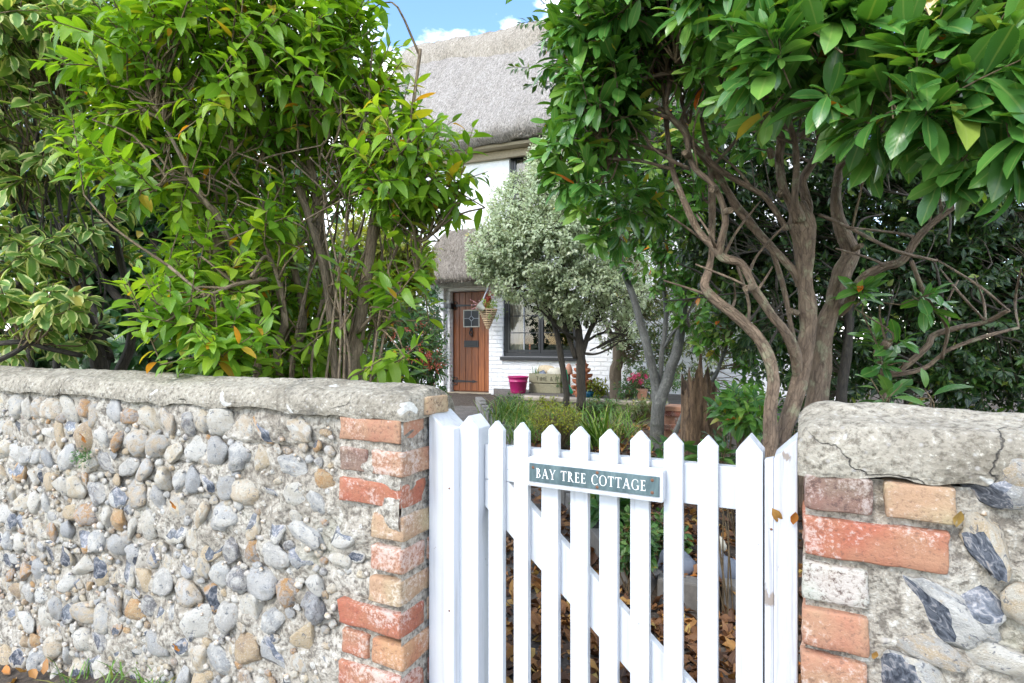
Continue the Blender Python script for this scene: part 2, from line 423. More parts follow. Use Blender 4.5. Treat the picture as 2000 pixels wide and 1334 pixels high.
# small chips set in the mortar
t = NT('chips')
v = t.coord()
c = t.ramp(t.noise(v, 38, 2), [(0.32, (0.16, 0.16, 0.17)), (0.42, (0.34, 0.31, 0.27)), (0.52, (0.5, 0.46, 0.39)), (0.62, (0.4, 0.28, 0.17)), (0.7, (0.58, 0.55, 0.5))])
t.bsdf(c, 0.8, t.bump(t.noise(v, 90, 4), 0.5, 0.004))
M['chips'] = t.m
# bricks: colour by the object's own random number
def brick_mat(name, lime=0.5, dark=0.35):
    t = NT(name)
    oi = t.n('ShaderNodeObjectInfo')
    r = oi.outputs['Random']
    tc = t.n('ShaderNodeTexCoord').outputs['Object']
    v = t.n('ShaderNodeVectorMath', {0: tc, 1: t.n('ShaderNodeCombineXYZ', {0: t.math('MULTIPLY', r, 17.0), 1: t.math('MULTIPLY', r, 51.0), 2: r}).outputs[0]}, operation='ADD').outputs[0]
    c = oi.outputs['Color']
    n, n2 = t.noise(v, 12, 5, 0.6), t.noise(v, 110, 5, 0.75)
    c = t.mix(t.ramp(n, [(0.4, 0.0), (0.6, 0.8)]), c, t.mix(1.0, c, (1.0, 1.32, 1.28), 'MULTIPLY'))
    c = t.mix(t.ramp(t.noise(v, 5, 3), [(0.5, 0.0), (0.62, 0.5)]), c, (0.4, 0.25, 0.15))
    c = t.mix(t.math('MULTIPLY', t.ramp(n2, [(0.36, 1.0), (0.47, 0.0)]), dark), c, (0.1, 0.06, 0.05))
    lm = t.ramp(t.math('ADD', t.math('MULTIPLY', n2, 0.62), t.math('MULTIPLY', t.noise(v, 8, 5), 0.55)), [(0.6, 0.0), (0.68, 1.0)])
    c = t.mix(t.math('MULTIPLY', lm, lime), c, (0.64, 0.59, 0.54))
    t.bsdf(c, 0.9, t.bump(t.math('ADD', n2, n), 0.7, 0.006))
    M[name] = t.m
brick_mat('brick', 0.5, 0.5)
brick_mat('brick_sooty', 0.4, 0.9)
brick_mat('brick_lichen', 0.4, 0.95)
BRICK_TONES = {'red': (0.36, 0.115, 0.065), 'pink': (0.39, 0.18, 0.11), 'tan': (0.4, 0.25, 0.15), 'deep': (0.3, 0.09, 0.06), 'soot': (0.22, 0.12, 0.09), 'orange': (0.43, 0.19, 0.1), 'grey': (0.34, 0.29, 0.24)}
# white gate paint with faint grain and dirt
t = NT('white_paint')
v = t.coord('Object', (55, 55, 2.2))
g = t.noise(v, 1.0, 5, 0.6, 0.3)
d = t.noise(t.coord(), 5, 6, 0.7)
c = t.mix(t.ramp(g, [(0.28, 0.8), (0.48, 0.0)]), (0.575, 0.59, 0.61), (0.4, 0.4, 0.4))
c = t.mix(t.ramp(d, [(0.55, 0.0), (0.8, 0.5)]), c, (0.5, 0.5, 0.46))
c = t.mix(t.ramp(t.noise(t.coord(), 60, 3), [(0.735, 0.0), (0.76, 0.8)]), c, (0.25, 0.23, 0.22))
t.bsdf(c, 0.45, t.bump(t.math('ADD', g, t.math('MULTIPLY', d, 0.4)), 0.35, 0.003))
M['white_paint'] = t.m
t = NT('white_paint_worn')
v = t.coord('Object', (70, 70, 3))
g = t.noise(v, 1.0, 6, 0.65, 0.5)
c = t.mix(t.ramp(g, [(0.3, 1.0), (0.47, 0.0)]), (0.54, 0.56, 0.61), (0.36, 0.35, 0.36))
c = t.mix(t.ramp(t.noise(t.coord('Object', (1, 1, 0.4)), 30, 5), [(0.645, 0.0), (0.68, 0.9)]), c, (0.27, 0.22, 0.18))
t.bsdf(c, 0.55, t.bump(g, 0.7, 0.004))
M['white_paint_worn'] = t.m
# verdigris name plate
t = NT('verdigris')
n, n2 = t.noise(t.coord('Object', (1, 1, 0.35)), 30, 6, 0.7, 0.5), t.noise(t.coord(), 9, 4)
c = t.ramp(n, [(0.3, (0.05, 0.078, 0.085)), (0.5, (0.095, 0.142, 0.148)), (0.7, (0.16, 0.225, 0.228))])
c = t.mix(t.ramp(n2, [(0.62, 0.0), (0.72, 0.6)]), c, (0.12, 0.08, 0.05))
t.bsdf(c, 0.5, t.bump(n, 0.2, 0.003), Metallic=0.35)
M['verdigris'] = t.m
plain('letter_white', (0.8, 0.8, 0.77), 0.5)
plain('rust', (0.16, 0.07, 0.035), 0.7, 0.4, 200)
plain('iron_black', (0.012, 0.012, 0.013), 0.4, 0.3, 60)
plain('black_paint', (0.016, 0.017, 0.019), 0.35, 0.1, 30)
plain('grey_paint', (0.4, 0.41, 0.42), 0.5)
plain('terracotta', (0.46, 0.16, 0.07), 0.8, 0.3, 60, 0.25)
plain('terracotta_pale', (0.48, 0.25, 0.16), 0.8, 0.3, 60, 0.25)
plain('magenta_plastic', (0.36, 0.012, 0.11), 0.35, 0.0, 20, 0.2)
plain('trough_wood', (0.27, 0.25, 0.16), 0.85, 0.6, 40, 0.35)
plain('trough_ink', (0.15, 0.14, 0.09), 0.85)
plain('log_wood', (0.5, 0.4, 0.26), 0.8, 0.5, 30, 0.35)
plain('stone_pale', (0.5, 0.47, 0.38), 0.85, 0.5, 25, 0.25)
plain('wicker', (0.48, 0.34, 0.2), 0.7, 0.3, 90, 0.3)
plain('glass_green', (0.02, 0.35, 0.16), 0.2)
plain('candle_wax', (0.6, 0.2, 0.1), 0.5)
plain('curtain', (0.6, 0.53, 0.4), 0.9, 0.2, 30, 0.12)
plain('room_dark', (0.02, 0.018, 0.016), 0.9)  # near-black surfaces, the shade of the unlit room put into the colour
plain('door_mat', (0.2, 0.09, 0.05), 0.95, 0.8, 120, 0.4)
plain('slab', (0.3, 0.28, 0.22), 0.9, 0.6, 30, 0.3)
plain('kerb_stone', (0.16, 0.15, 0.135), 0.9, 0.7, 35, 0.4)
plain('kerb_pale', (0.4, 0.34, 0.27), 0.9, 0.7, 30, 0.3)
plain('concrete_block', (0.36, 0.31, 0.28), 0.9, 0.6, 30, 0.25)
plain('blue_stone', (0.13, 0.15, 0.19), 0.6, 0.6, 20, 0.5)
plain('soffit_wood', (0.3, 0.25, 0.17), 0.85, 0.5, 30, 0.35)
plain('red_frame', (0.16, 0.045, 0.03), 0.5, 0.2, 40, 0.3)
plain('blue_glaze', (0.02, 0.13, 0.22), 0.25, 0.0, 20, 0.3)
plain('seed_pink', (0.4, 0.2, 0.19), 0.8)
plain('moss_cream', (0.58, 0.56, 0.46), 0.9, 0.5, 40, 0.25)
t = NT('window_glass')
t.bsdf((0.95, 0.97, 0.96), 0.0, None, **{'Transmission Weight': 1.0, 'IOR': 1.45})
M['window_glass'] = t.m
t = NT('door_plank')
r = rnd_obj(t)
g = t.noise(t.coord('Object', (70, 70, 2.5)), 1.0, 6, 0.65, 0.8)
c = t.ramp(g, [(0.3, (0.11, 0.026, 0.006)), (0.5, (0.25, 0.07, 0.014)), (0.7, (0.38, 0.13, 0.03))])
c = t.mix(t.math('MULTIPLY', r, 0.6), c, t.mix(1.0, c, (0.55, 0.5, 0.5), 'MULTIPLY'))
t.bsdf(c, 0.4, t.bump(g, 0.4, 0.004))
M['door_plank'] = t.m
# limewashed brick and render
t = NT('limewash')
v = t.coord('Object')
w = t.n('ShaderNodeVectorMath', {0: v, 1: t.n('ShaderNodeTexNoise', {'Vector': v, 'Scale': 5.0, 'Detail': 3.0}).outputs['Color']}, operation='MULTIPLY_ADD')
w.inputs[1].default_value = (1, 1, 1)
xyz = t.n('ShaderNodeSeparateXYZ', {0: v})
bv = t.n('ShaderNodeCombineXYZ', {0: xyz.outputs[0], 1: t.math('ADD', xyz.outputs[2], t.math('MULTIPLY', t.noise(v, 4, 3), 0.03))}).outputs[0]
bt = t.n('ShaderNodeTexBrick', {'Vector': bv, 'Scale': 1.0, 'Mortar Size': 0.009, 'Mortar Smooth': 0.6, 'Brick Width': 0.225, 'Row Height': 0.076})
n = t.noise(v, 14, 6, 0.65)
low = t.n('ShaderNodeMapRange', {0: xyz.outputs[2], 1: 2.2, 2: 2.6, 3: 1.0, 4: 0.0}).outputs[0]
hgt_n = t.math('SUBTRACT', n, t.math('MULTIPLY', bt.outputs['Fac'], t.math('MULTIPLY', low, 1.6)))
c = t.mix(t.ramp(n, [(0.3, 0.35), (0.5, 0.0)]), (0.8, 0.8, 0.79), (0.62, 0.61, 0.58))
c = t.mix(t.ramp(t.noise(v, 2.2, 5), [(0.55, 0.0), (0.8, 0.5)]), c, (0.46, 0.45, 0.4))
t.bsdf(c, 0.85, t.bump(hgt_n, 0.9, 0.02))
M['limewash'] = t.m
# thatch
def thatch_mat(name, c0, c1, c2):
    t = NT(name)
    v = t.coord('Object', (42, 12, 12))
    n = t.noise(v, 1.0, 5, 0.7, 0.9)
    n2 = t.noise(t.coord('Object', (95, 40, 40)), 1.0, 3, 0.7)
    n3 = t.noise(t.coord(), 1.3, 4)
    k = t.math('ADD', t.math('MULTIPLY', n, 0.6), t.math('MULTIPLY', n2, 0.4))
    c = t.ramp(k, [(0.38, c0), (0.5, c1), (0.62, c2)])
    c = t.mix(t.math('MULTIPLY', n3, 0.4), c, t.mix(1.0, c, (0.72, 0.7, 0.66), 'MULTIPLY'))
    st = t.noise(t.coord('Object', (5, 0.7, 0.7)), 1.0, 5, 0.7)
    c = t.mix(t.ramp(st, [(0.45, 0.0), (0.7, 0.55)]), c, t.mix(1.0, c, (0.62, 0.6, 0.55), 'MULTIPLY'))
    t.bsdf(c, 0.95, t.bump(k, 1.0, 0.06))
    M[name] = t.m
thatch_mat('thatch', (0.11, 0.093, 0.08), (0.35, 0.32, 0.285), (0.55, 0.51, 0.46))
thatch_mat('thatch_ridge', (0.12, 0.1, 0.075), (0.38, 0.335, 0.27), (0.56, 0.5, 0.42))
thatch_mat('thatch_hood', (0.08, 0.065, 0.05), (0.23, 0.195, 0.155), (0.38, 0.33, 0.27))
# grounds
t = NT('soil')
v = t.coord()
n, n2 = t.noise(v, 3, 6), t.noise(v, 50, 5, 0.7)
c = t.ramp(n2, [(0.35, (0.03, 0.022, 0.016)), (0.6, (0.09, 0.066, 0.045)), (0.75, (0.17, 0.12, 0.075))])
t.bsdf(c, 0.95, t.bump(n2, 1.0, 0.02))
M['soil'] = t.m
t = NT('path_grit')
v = t.coord()
vo = t.n('ShaderNodeTexVoronoi', {'Vector': v, 'Scale': 95.0})
c = t.mix(0.7, t.ramp(t.n('ShaderNodeSeparateColor', {0: vo.outputs['Color']}).outputs[0], [(0.0, (0.05, 0.046, 0.042)), (0.5, (0.13, 0.12, 0.11)), (1.0, (0.3, 0.28, 0.26))]), t.ramp(t.noise(v, 6, 4), [(0.3, (0.05, 0.04, 0.03)), (0.7, (0.12, 0.1, 0.08))]))
t.bsdf(c, 0.9, t.bump(vo.outputs['Distance'], -1.0, 0.01))
M['path_grit'] = t.m
t = NT('asphalt')
v = t.coord()
n = t.vor(v, 120)
t.bsdf(t.ramp(t.noise(v, 70, 4), [(0.3, (0.035, 0.035, 0.036)), (0.7, (0.085, 0.083, 0.08))]), 0.9, t.bump(n, 0.6, 0.006))
M['asphalt'] = t.m
t = NT('meadow')
v = t.coord()
t.bsdf(t.ramp(t.noise(v, 1.5, 6, 0.7), [(0.3, (0.04, 0.07, 0.02)), (0.7, (0.11, 0.14, 0.05))]), 0.95)
M['meadow'] = t.m
# ---------------------------------------------------------------- ground
def sheet(name, x0, x1, y0, y1, z, mat, kind='structure'):
    mb = MB(); mb.add([(x0, y0, z), (x1, y0, z), (x1, y1, z), (x0, y1, z)], [(0, 1, 2, 3)])
    return tag(mb.build(name, M[mat]), kind=kind)
sheet('ground', -250, 250, -250, 250, -0.06, 'meadow')
lane = sheet('lane', -12, 8, -5, 0.86, 0.0, 'asphalt')
# edge of the planted bed, as seen on the ground
bed_px = [(935, 792), (950, 812), (972, 838), (1005, 872), (1045, 915), (1080, 955), (1110, 990), (1150, 1050), (1192, 1110), (1228, 1150), (1270, 1172), (1330, 1182), (1400, 1190), (1480, 1200)]
bed_edge = catmull([on_ground(px, py)[:2] for px, py in bed_px], 5)
bed_poly = np.vstack([bed_edge, [(3.5, 3.2), (3.5, 14.5), (-6.0, 14.5), (-4.2, 8.6)]])
def inside(poly, x, y):
    r = np.zeros(len(x), bool)
    j = len(poly) - 1
    for i in range(len(poly)):
        xi, yi, xj, yj = *poly[i], *poly[j]
        with np.errstate(divide='ignore', invalid='ignore'):
            c = ((yi > y) != (yj > y)) & (x < (xj - xi) * (y - yi) / (yj - yi + 1e-12) + xi)
        r ^= c
        j = i
    return r
gx, gy = np.arange(-10, 5.01, 0.06), np.arange(0.86, 14.5, 0.06)
GX, GY = np.meshgrid(gx, gy, indexing='ij')
gz = hgt(GX, GY)
P = np.stack([GX.ravel(), GY.ravel(), 0 * GX.ravel()], 1)
inb = inside(bed_poly, GX.ravel(), GY.ravel()).reshape(GX.shape)
rough = (fbm(P, 3.0, 3, 3) * 0.02 + fbm(P, 14.0, 2, 9) * 0.008).reshape(GX.shape)
# the path: a strip between the bed and the left planting
left_edge = catmull([on_ground(px, py)[:2] for px, py in [(868, 792), (872, 830), (860, 900), (830, 1000), (760, 1200), (640, 1500)]], 5)
path_poly = np.vstack([bed_edge, [(2.5, 2.6), (2.5, 1.3), (-1.6, 1.3)], left_edge[::-1]])
inp = inside(path_poly, GX.ravel(), GY.ravel()).reshape(GX.shape)
gz = gz + np.where(inb, 0.09 + rough, np.where(inp, rough * 0.25, rough + 0.02))
V = np.stack([GX, GY, gz], 2).reshape(-1, 3)
nu, nv = GX.shape
I = np.arange(nu * nv).reshape(nu, nv)
Q = np.stack([I[:-1, :-1], I[1:, :-1], I[1:, 1:], I[:-1, 1:]], 2).reshape(-1, 4)
isp = (inp[:-1, :-1] & inp[1:, 1:]).ravel()
for nm, sel, mt in (('garden_path', isp, 'path_grit'), ('garden_soil', ~isp, 'soil')):
    me = bpy.data.meshes.new(nm)
    q = Q[sel]; used, inv = np.unique(q, return_inverse=True)
    me.from_pydata(V[used].tolist(), [], inv.reshape(-1, 4).tolist())
    me.polygons.foreach_set('use_smooth', [True] * len(q))
    me.materials.append(M[mt]); me.update()
    tag(add(nm, me), kind='structure')
def gnd(x, y):
    h = float(hgt(x, y))
    if inside(bed_poly, np.array([x]), np.array([y]))[0]: h += 0.09
    return h

# stone edging of the bed, one slab after another
edging = empty('bed_edging', (*bed_edge[0], 0.3), 'low kerb of dark stone slabs curving along the leafy garden path', 'kerb')
el = np.asarray(edging.location)
arc = np.concatenate([[0], np.cumsum(np.linalg.norm(np.diff(bed_edge, axis=0), axis=1))])
spos = 0.0
while spos < arc[-1] - 0.1:
    Ln = random.uniform(0.2, 0.3)
    a = np.array([np.interp(spos, arc, bed_edge[:, k]) for k in (0, 1)])
    b = np.array([np.interp(min(spos + Ln, arc[-1]), arc, bed_edge[:, k]) for k in (0, 1)])
    d = unit(b - a); ln = np.linalg.norm(b - a) - 0.012
    if ln < 0.05: break
    mb = MB(); mb.box((0, -0.05, -0.06), (ln, 0.05, 0.13))
    o = mb.build('edging_stone', M['kerb_stone'], edging, bevel=0.012)
    o.location = (a[0] - el[0], a[1] - el[1], float(hgt(*a)) - el[2] + random.uniform(-0.012, 0.012))
    o.rotation_euler = (random.uniform(-.04, .04), 0, math.atan2(d[1], d[0]) + random.uniform(-.03, .03))
    spos += Ln

# ---------------------------------------------------------------- flint walls
def flint_mesh(k, cut, rough=0, sub=3):
    bm = bmesh.new()
    bmesh.ops.create_icosphere(bm, subdivisions=sub, radius=1.0)
    P = np.array([v.co[:] for v in bm.verts])
    r = 1 + 0.3 * fbm(P + k * 7.3, 0.9, 2, k) + 0.13 * fbm(P + k * 3.1, 2.2, 3, k + 50) - 0.1 * np.abs(fbm(P + k * 5.1, 1.6, 2, k + 80))
    P = P * r[:, None]
    P[:, 1] *= 0.8
    flat = np.zeros(len(P), bool)
    R = np.random.default_rng(k + 100)
    if rough:
        for _ in range(rough):
            n = unit(R.normal(0, 1, 3) * np.array([1, .7, 1]) + np.array([0, -.35, 0])); dd = R.uniform(.5, .8)
            e = P @ n - dd; m = e > 0
            P[m] -= (e[m] * .92)[:, None] * n
        P *= (1 + .05 * fbm(P + k, 4.5, 2, k))[:, None]
    if cut:
        for _ in range(cut):
            n = unit(np.array([R.normal() * .8, -1.0, R.normal() * .8]))
            dd = R.uniform(0.3, 0.6)
            e = P @ n - dd
            m = e > 0
            P[m] -= e[m][:, None] * n
            P[m] += n * (0.03 * fbm(P[m] + k, 2.0, 2, k))[:, None]
            flat |= m
    for v, p in zip(bm.verts, P): v.co = p
    me = bpy.data.meshes.new('flint')
    for f in bm.faces:
        f.smooth = True
        f.material_index = 1 if all(flat[v.index] for v in f.verts) else 0
    bm.to_mesh(me); bm.free()
    me.materials.append(M['flint']); me.materials.append(M['flint_glass'])
    return me
flints_round = [flint_mesh(k, 0) for k in range(14)]
flints_cut = [flint_mesh(k + 20, 1 + k % 3, k % 4) for k in range(16)]
flints_low = [flint_mesh(k + 80, 0, k % 5, 2) for k in range(10)]
flints_rough = [flint_mesh(k + 50, 0, 5 + k % 4) for k in range(18)]
def brick_mesh(l, d, h, k, mat):
    """a worn brick: rounded, chipped box; origin at its front-left-bottom corner"""
    nx, ny, nz = max(4, int(l / 0.018)), max(4, int(d / 0.024)), 6
    bm = bmesh.new()
    bmesh.ops.create_cube(bm, size=1.0)
    bm.free()
    mb = MB()
    def face(o, u, v, nu, nv):
        a, b = np.linspace(0, 1, nu + 1), np.linspace(0, 1, nv + 1)
        # denser towards the rims
        a, b = 0.5 - 0.5 * np.cos(a * math.pi) * (0.35 + 0.65 * 1), 0.5 - 0.5 * np.cos(b * math.pi)
        G = np.array(o)[None, None] + a[:, None, None] * np.array(u)[None, None] + b[None, :, None] * np.array(v)[None, None]
        mb.grid(G)
    X, Y, Z = (l, 0, 0), (0, d, 0), (0, 0, h)
    face((0, 0, 0), X, Z, nx, nz); face((0, d, 0), Z, X, nz, nx)
    face((0, 0, 0), Z, Y, nz, ny); face((l, 0, 0), Y, Z, ny, nz)
    face((0, 0, 0), Y, X, ny, nx); face((0, 0, h), X, Y, nx, ny)
    P = np.array(mb.v)
    lo, hi = np.zeros(3), np.array([l, d, h])
    rr = 0.006
    Cc = np.clip(P, lo + rr, hi - rr)
    D = P - Cc
    n = np.linalg.norm(D, axis=1)
    m = n > rr
    P[m] = Cc[m] + D[m] / n[m][:, None] * rr
    off = unit(P - np.array([l, d, h]) / 2)
    P = P + off * (0.004 * fbm(P + k * 1.7, 28, 3, k) - 0.003)[:, None]
    mb.v = P.tolist()
    me = mb.mesh('brick', M[mat], True)
    bm = bmesh.new(); bm.from_mesh(me)
    bmesh.ops.remove_doubles(bm, verts=bm.verts[:], dist=0.0012)
    for f in bm.faces: f.smooth = True
    bm.to_mesh(me); bm.free()
    return me
def lay(root, x, y, z, l, d, h, k, mat='brick', tilt=0.0, label=None, tone=None):
    o = add('brick', brick_mesh(l, d, h, k, mat), root)
    o.location = Vector((x, y, z)) - root.location
    o.rotation_euler = (0, tilt, 0)
    if label: o['label'] = label
    o.color = (*BRICK_TONES[tone or random.choice(('red', 'pink', 'orange', 'red', 'tan', 'deep'))], 1)
    return o
PITCH, BH = 0.0767, 0.062
YF = 1.12                                   # front of the walls

def wall_core(root, x0, x1, ztop, lines):
    """mortar face, pitted, with scored course lines; back and top are plain"""
    xs, zs = np.arange(x0, x1 + 0.001, 0.011), np.arange(-0.05, ztop + 0.001, 0.0085)
    xs[-1] = x1
    X, Z = np.meshgrid(xs, zs, indexing='ij')
    P = np.stack([X.ravel(), 0 * X.ravel(), Z.ravel()], 1)
    k = 1.0 if lines else 0.45
    y = YF + 0.010 - k * 0.009 * fbm(P, 7, 2, 2) - k * 0.009 * fbm(P, 20, 2, 4)
    if lines:
        y -= 0.008 * smooth(-1.12, -1.04, X.ravel())
    else:
        y -= 0.009 * (1 - smooth(0.2, 0.27, X.ravel()))
    if lines:
        for c in courses:
            w = c + 0.036 + 0.01 * vnoise(P * np.array([1, 0, 0]), 3.0, int(c * 100)) - Z.ravel()
            amp = np.clip(vnoise(P * np.array([1, 0, 0.2]), 2.2, int(c * 77)) * 1.6 + 0.35, 0, 1)
            y += 0.016 * amp * np.exp(-(w / 0.006) ** 2)
    mb = MB()
    mb.grid(np.stack([X, y.reshape(X.shape), Z], 2))
    a, b, yb = x0, x1, YF + 0.205
    mb.add([(a, YF - .004, -.05), (b, YF - .004, -.05), (b, yb, -.05), (a, yb, -.05), (a, YF - .004, ztop), (b, YF - .004, ztop), (b, yb, ztop), (a, yb, ztop)],
           [(2, 3, 7, 6), (0, 4, 7, 3), (1, 2, 6, 5), (4, 5, 6, 7)])
    mb.v = (np.array(mb.v) - np.array(root.location)).tolist()
    return mb.build('mortar_core', M['mortar'], root, smooth=True)
def coping(root, x0, x1, zb, ztop, end, seed, fr=0.0):
    prof = np.array([(fr, -0.008), (fr - .002, 0.006), (fr, 0.022), (fr + .008, 0.042), (fr + .026, 0.058), (0.06, 0.068), (0.12, 0.079), (0.18, 0.08), (0.24, 0.073), (0.3, 0.055), (0.345, 0.03), (0.365, 0.0), (0.36, -0.006)])
    prof[:, 0] = np.where(prof[:, 0] > .06, .06 + (prof[:, 0] - .06) * .52, prof[:, 0])   # the wall is about 0.2 m thick
    prof = catmull(prof, 3)
    xs = np.arange(x0, x1 + 1e-6, 0.011)
    xs[-1] = x1
    G = np.zeros((len(xs), len(prof), 3))
    for i, x in enumerate(xs):
        e = abs(x - end)
        k = math.sqrt(max(0.0, 1 - max(0, 1 - e / 0.07) ** 2)) if e < 0.07 else 1.0
        k = 0.35 + 0.65 * k
        G[i, :, 0] = x
        G[i, :, 1] = YF + 0.1 + (prof[:, 0] - 0.1) * (0.75 + 0.25 * k)
        G[i, :, 2] = zb + np.maximum(prof[:, 1], 0) * k * (ztop - zb) / 0.08 + np.minimum(prof[:, 1], 0)
    P = G.reshape(-1, 3)
    n = 0.006 * fbm(P, 4, 3, seed) + 0.0035 * fbm(P, 30, 3, seed + 3)
    P[:, 2] += n
    P[:, 1] -= n * 0.8
    low = G[:, :4, 2]
    G[:, :4, 2] = low + (0.008 * fbm(np.stack([xs, 0 * xs, 0 * xs], 1), 9, 2, seed + 8))[:, None]
    mb = MB(); mb.grid(G[::-1])
    n0, m = 0, len(prof)
    mb.f.append(tuple(range(m))); mb.mi.append(0)
    mb.f.append(tuple(range((len(xs) - 1) * m, len(xs) * m))[::-1]); mb.mi.append(0)
    mb.v = (np.array(mb.v) - np.array(root.location)).tolist()
    return mb.build('coping', M['coping'], root, smooth=True)
def put_flint(root, x, z, w, h, cut, proud=0.0, roll=None):
    me = random.choice(flints_cut if cut else flints_rough if random.random() < .35 + .5 * (1.05 - z) else flints_round)
    o = add('flint', me, root)
    o.location = Vector((x, YF + 0.013 - proud, z)) - root.location
    o.rotation_euler = (random.uniform(-.35, .35), random.uniform(-.6, .6) if roll is None else roll, random.uniform(-.3, .3) + (0 if random.random() < .6 else 3.14 if not cut else 0))
    dp = 0.75 * min(w, h) * random.uniform(.85, 1.1)
    o.scale = (w, dp * .9, h)
    return o
def chips(root, x0, x1, z0, z1, n, seed, skip=None):
    R = np.random.default_rng(seed)
    bm = bmesh.new(); bmesh.ops.create_icosphere(bm, subdivisions=1, radius=1.0)
    T = np.array([v.co[:] for v in bm.verts]); FF = [[v.index for v in f.verts] for f in bm.faces]; bm.free()
    mb = MB()
    for _ in range(n):
        x, z = R.uniform(x0, x1), R.uniform(z0, z1)
        if skip and skip(x, z): continue
        s = R.uniform(0.004, 0.012) * np.array([R.uniform(.8, 1.5), .7, R.uniform(.7, 1.1)])
        mb.add(T * (1 + R.uniform(-.3, .3, (len(T), 1))) * s + np.array([x, YF + 0.0 + R.uniform(-.003, .006), z]) - np.array(root.location), FF)
    o = mb.build('flint_chips', M['chips'], root, smooth=True)
    o['kind'] = 'stuff'
    return o

XL = -0.858                                  # gate-side corner of the long wall
lw = empty('flint_wall', (-2.0, 1.3, 0), 'long flint wall with red brick end left of the white gate', 'wall')
courses = [1.052 - 0.088 * i for i in range(13)]
wall_core(lw, -4.1, XL - 0.006, 1.1, True)
coping(lw, -4.1, XL + 0.004, 1.1, 1.172, XL + 0.03, 4, -0.009)
pier = {}                                    # left limit of the brickwork per course
for r in range(15):
    z = 1.098 - BH - 0.004 - PITCH * r
    k = r % 14
    kinds = ['S', 'HH', 'S', 'H', 'H', 'H', 'S', 'HH', 'S', 'H', 'HH', 'S', 'H', 'S', 'H'][r]
    right = XL + random.uniform(-0.004, 0.004)
    y = YF - 0.012 + random.uniform(-.003, .003)
    mat = 'brick'
    T = ['pink', 'soot', 'red', 'tan', 'pink', 'tan', 'red', 'orange', 'red', 'pink', 'tan', 'red', 'pink', 'tan', 'red'][r]
    if kinds == 'S':
        l = 0.2; lay(lw, right - l, y, z, l, 0.102, BH, 3 * r, tone=T)
        lay(lw, right - 0.104, y + 0.112, z, 0.104, 0.1, BH, 3 * r + 1)
    elif kinds == 'HH':
        lay(lw, right - 0.098, y, z, 0.098, 0.21, BH, 3 * r, 'brick', tone='pink' if r == 1 else T); lay(lw, right - 0.2, y + .003, z, 0.092, 0.1, BH, 3 * r + 1, 'brick_sooty' if r == 1 else 'brick', tone='soot' if r == 1 else 'red')
        l = 0.2
    else:
        l = 0.1; lay(lw, right - l, y, z, l, 0.21 if r % 2 else 0.1, BH, 3 * r, tone=T)
        if not r % 2: lay(lw, right - l, y + 0.112, z, l, 0.1, BH, 3 * r + 2)
    pier[r] = right - l - 0.014
lay(lw, XL - 0.03, 1.19, 1.094, 0.05, 0.1, 0.05, 99, 'brick_sooty', tone='tan', label='loose brown brick under the end of the coping')
def limit(z):
    r = int(max(0, min(14, (1.098 - z) / PITCH)))
    return min(pier[q] for q in (max(0, r - 1), r, min(14, r + 1)) if abs((1.098 - q * PITCH - 0.035) - z) < 0.085)
placed = []
def fits(x, z, w, h):
    for (a, b, c, d) in placed:
        if ((x - a) / (w + c)) ** 2 + ((z - b) / (h + d)) ** 2 < 0.66: return False
    return True
for i, c in enumerate(courses):
    x = -3.12 + random.uniform(0, .08)
    zc = c + 0.0
    low = i / 12.0
    while True:
        w = random.choice([0.034, 0.044, 0.05, 0.055, 0.062, 0.07]) * random.uniform(.9, 1.1)
        h = random.uniform(0.036, 0.047) * (1 + 0.12 * low)
        x += w
        z = zc - 0.012 + random.uniform(-.008, .008) * (1 + 2.5 * low)
        if z < 0.02: z = 0.02
        if x + w > limit(z) - 0.004: break
        if random.random() > 0.06 and fits(x, z, w, h):
            put_flint(lw, x, z, w, h, random.random() < 0.14 + 0.34 * low, random.uniform(-.006, .006))
            placed.append((x, z, w, h))
        x += w * 0.8 + random.uniform(-0.006, 0.008)
# fill the larger gaps with smaller stones; past three hundred they are one joined part
cnt = len(placed)
print('flints in courses', cnt)
LV, LF, LR = [], [], []
for _ in range(14000):
    x, z = random.uniform(-3.05, -0.98), random.uniform(0.03, 1.05)
    w = random.choice([0.014, 0.018, 0.024, 0.03, 0.038]); h = w * random.uniform(.6, .95)
    if x + w < limit(z) - 0.003 and fits(x, z, w * 1.02, h * 1.02):
        placed.append((x, z, w, h))
        if w > 0.022 and cnt < 300:
            put_flint(lw, x, z, w, h, random.random() < 0.35, 0.004); cnt += 1
        else:
            me = random.choice(flints_low)
            n0 = len(LV); r = random.random(); ca, sa = math.cos(random.uniform(-.6, .6)), math.sin(random.uniform(-.6, .6))
            for v in me.vertices:
                q = v.co; LV.append((x + w * (q.x * ca - q.z * sa) - lw.location.x, YF + .008 + .8 * h * q.y - lw.location.y, z + h * (q.x * sa + q.z * ca) - lw.location.z)); LR.append(r)
            LF += [tuple(k + n0 for k in f.vertices) for f in me.polygons]
me = bpy.data.meshes.new('small_flints'); me.from_pydata(LV, [], LF); me.materials.append(M['flint_small'])
me.attributes.new('rv', 'FLOAT', 'POINT').data.foreach_set('value', np.array(LR, np.float32))
me.polygons.foreach_set('use_smooth', [True] * len(LF)); me.update()
add('small_flints', me, lw)['kind'] = 'stuff'
chips(lw, -3.0, -0.9, 0.0, 1.06, 900, 5, lambda x, z: x > limit(z) or not fits(x, z, 0.002, 0.002))

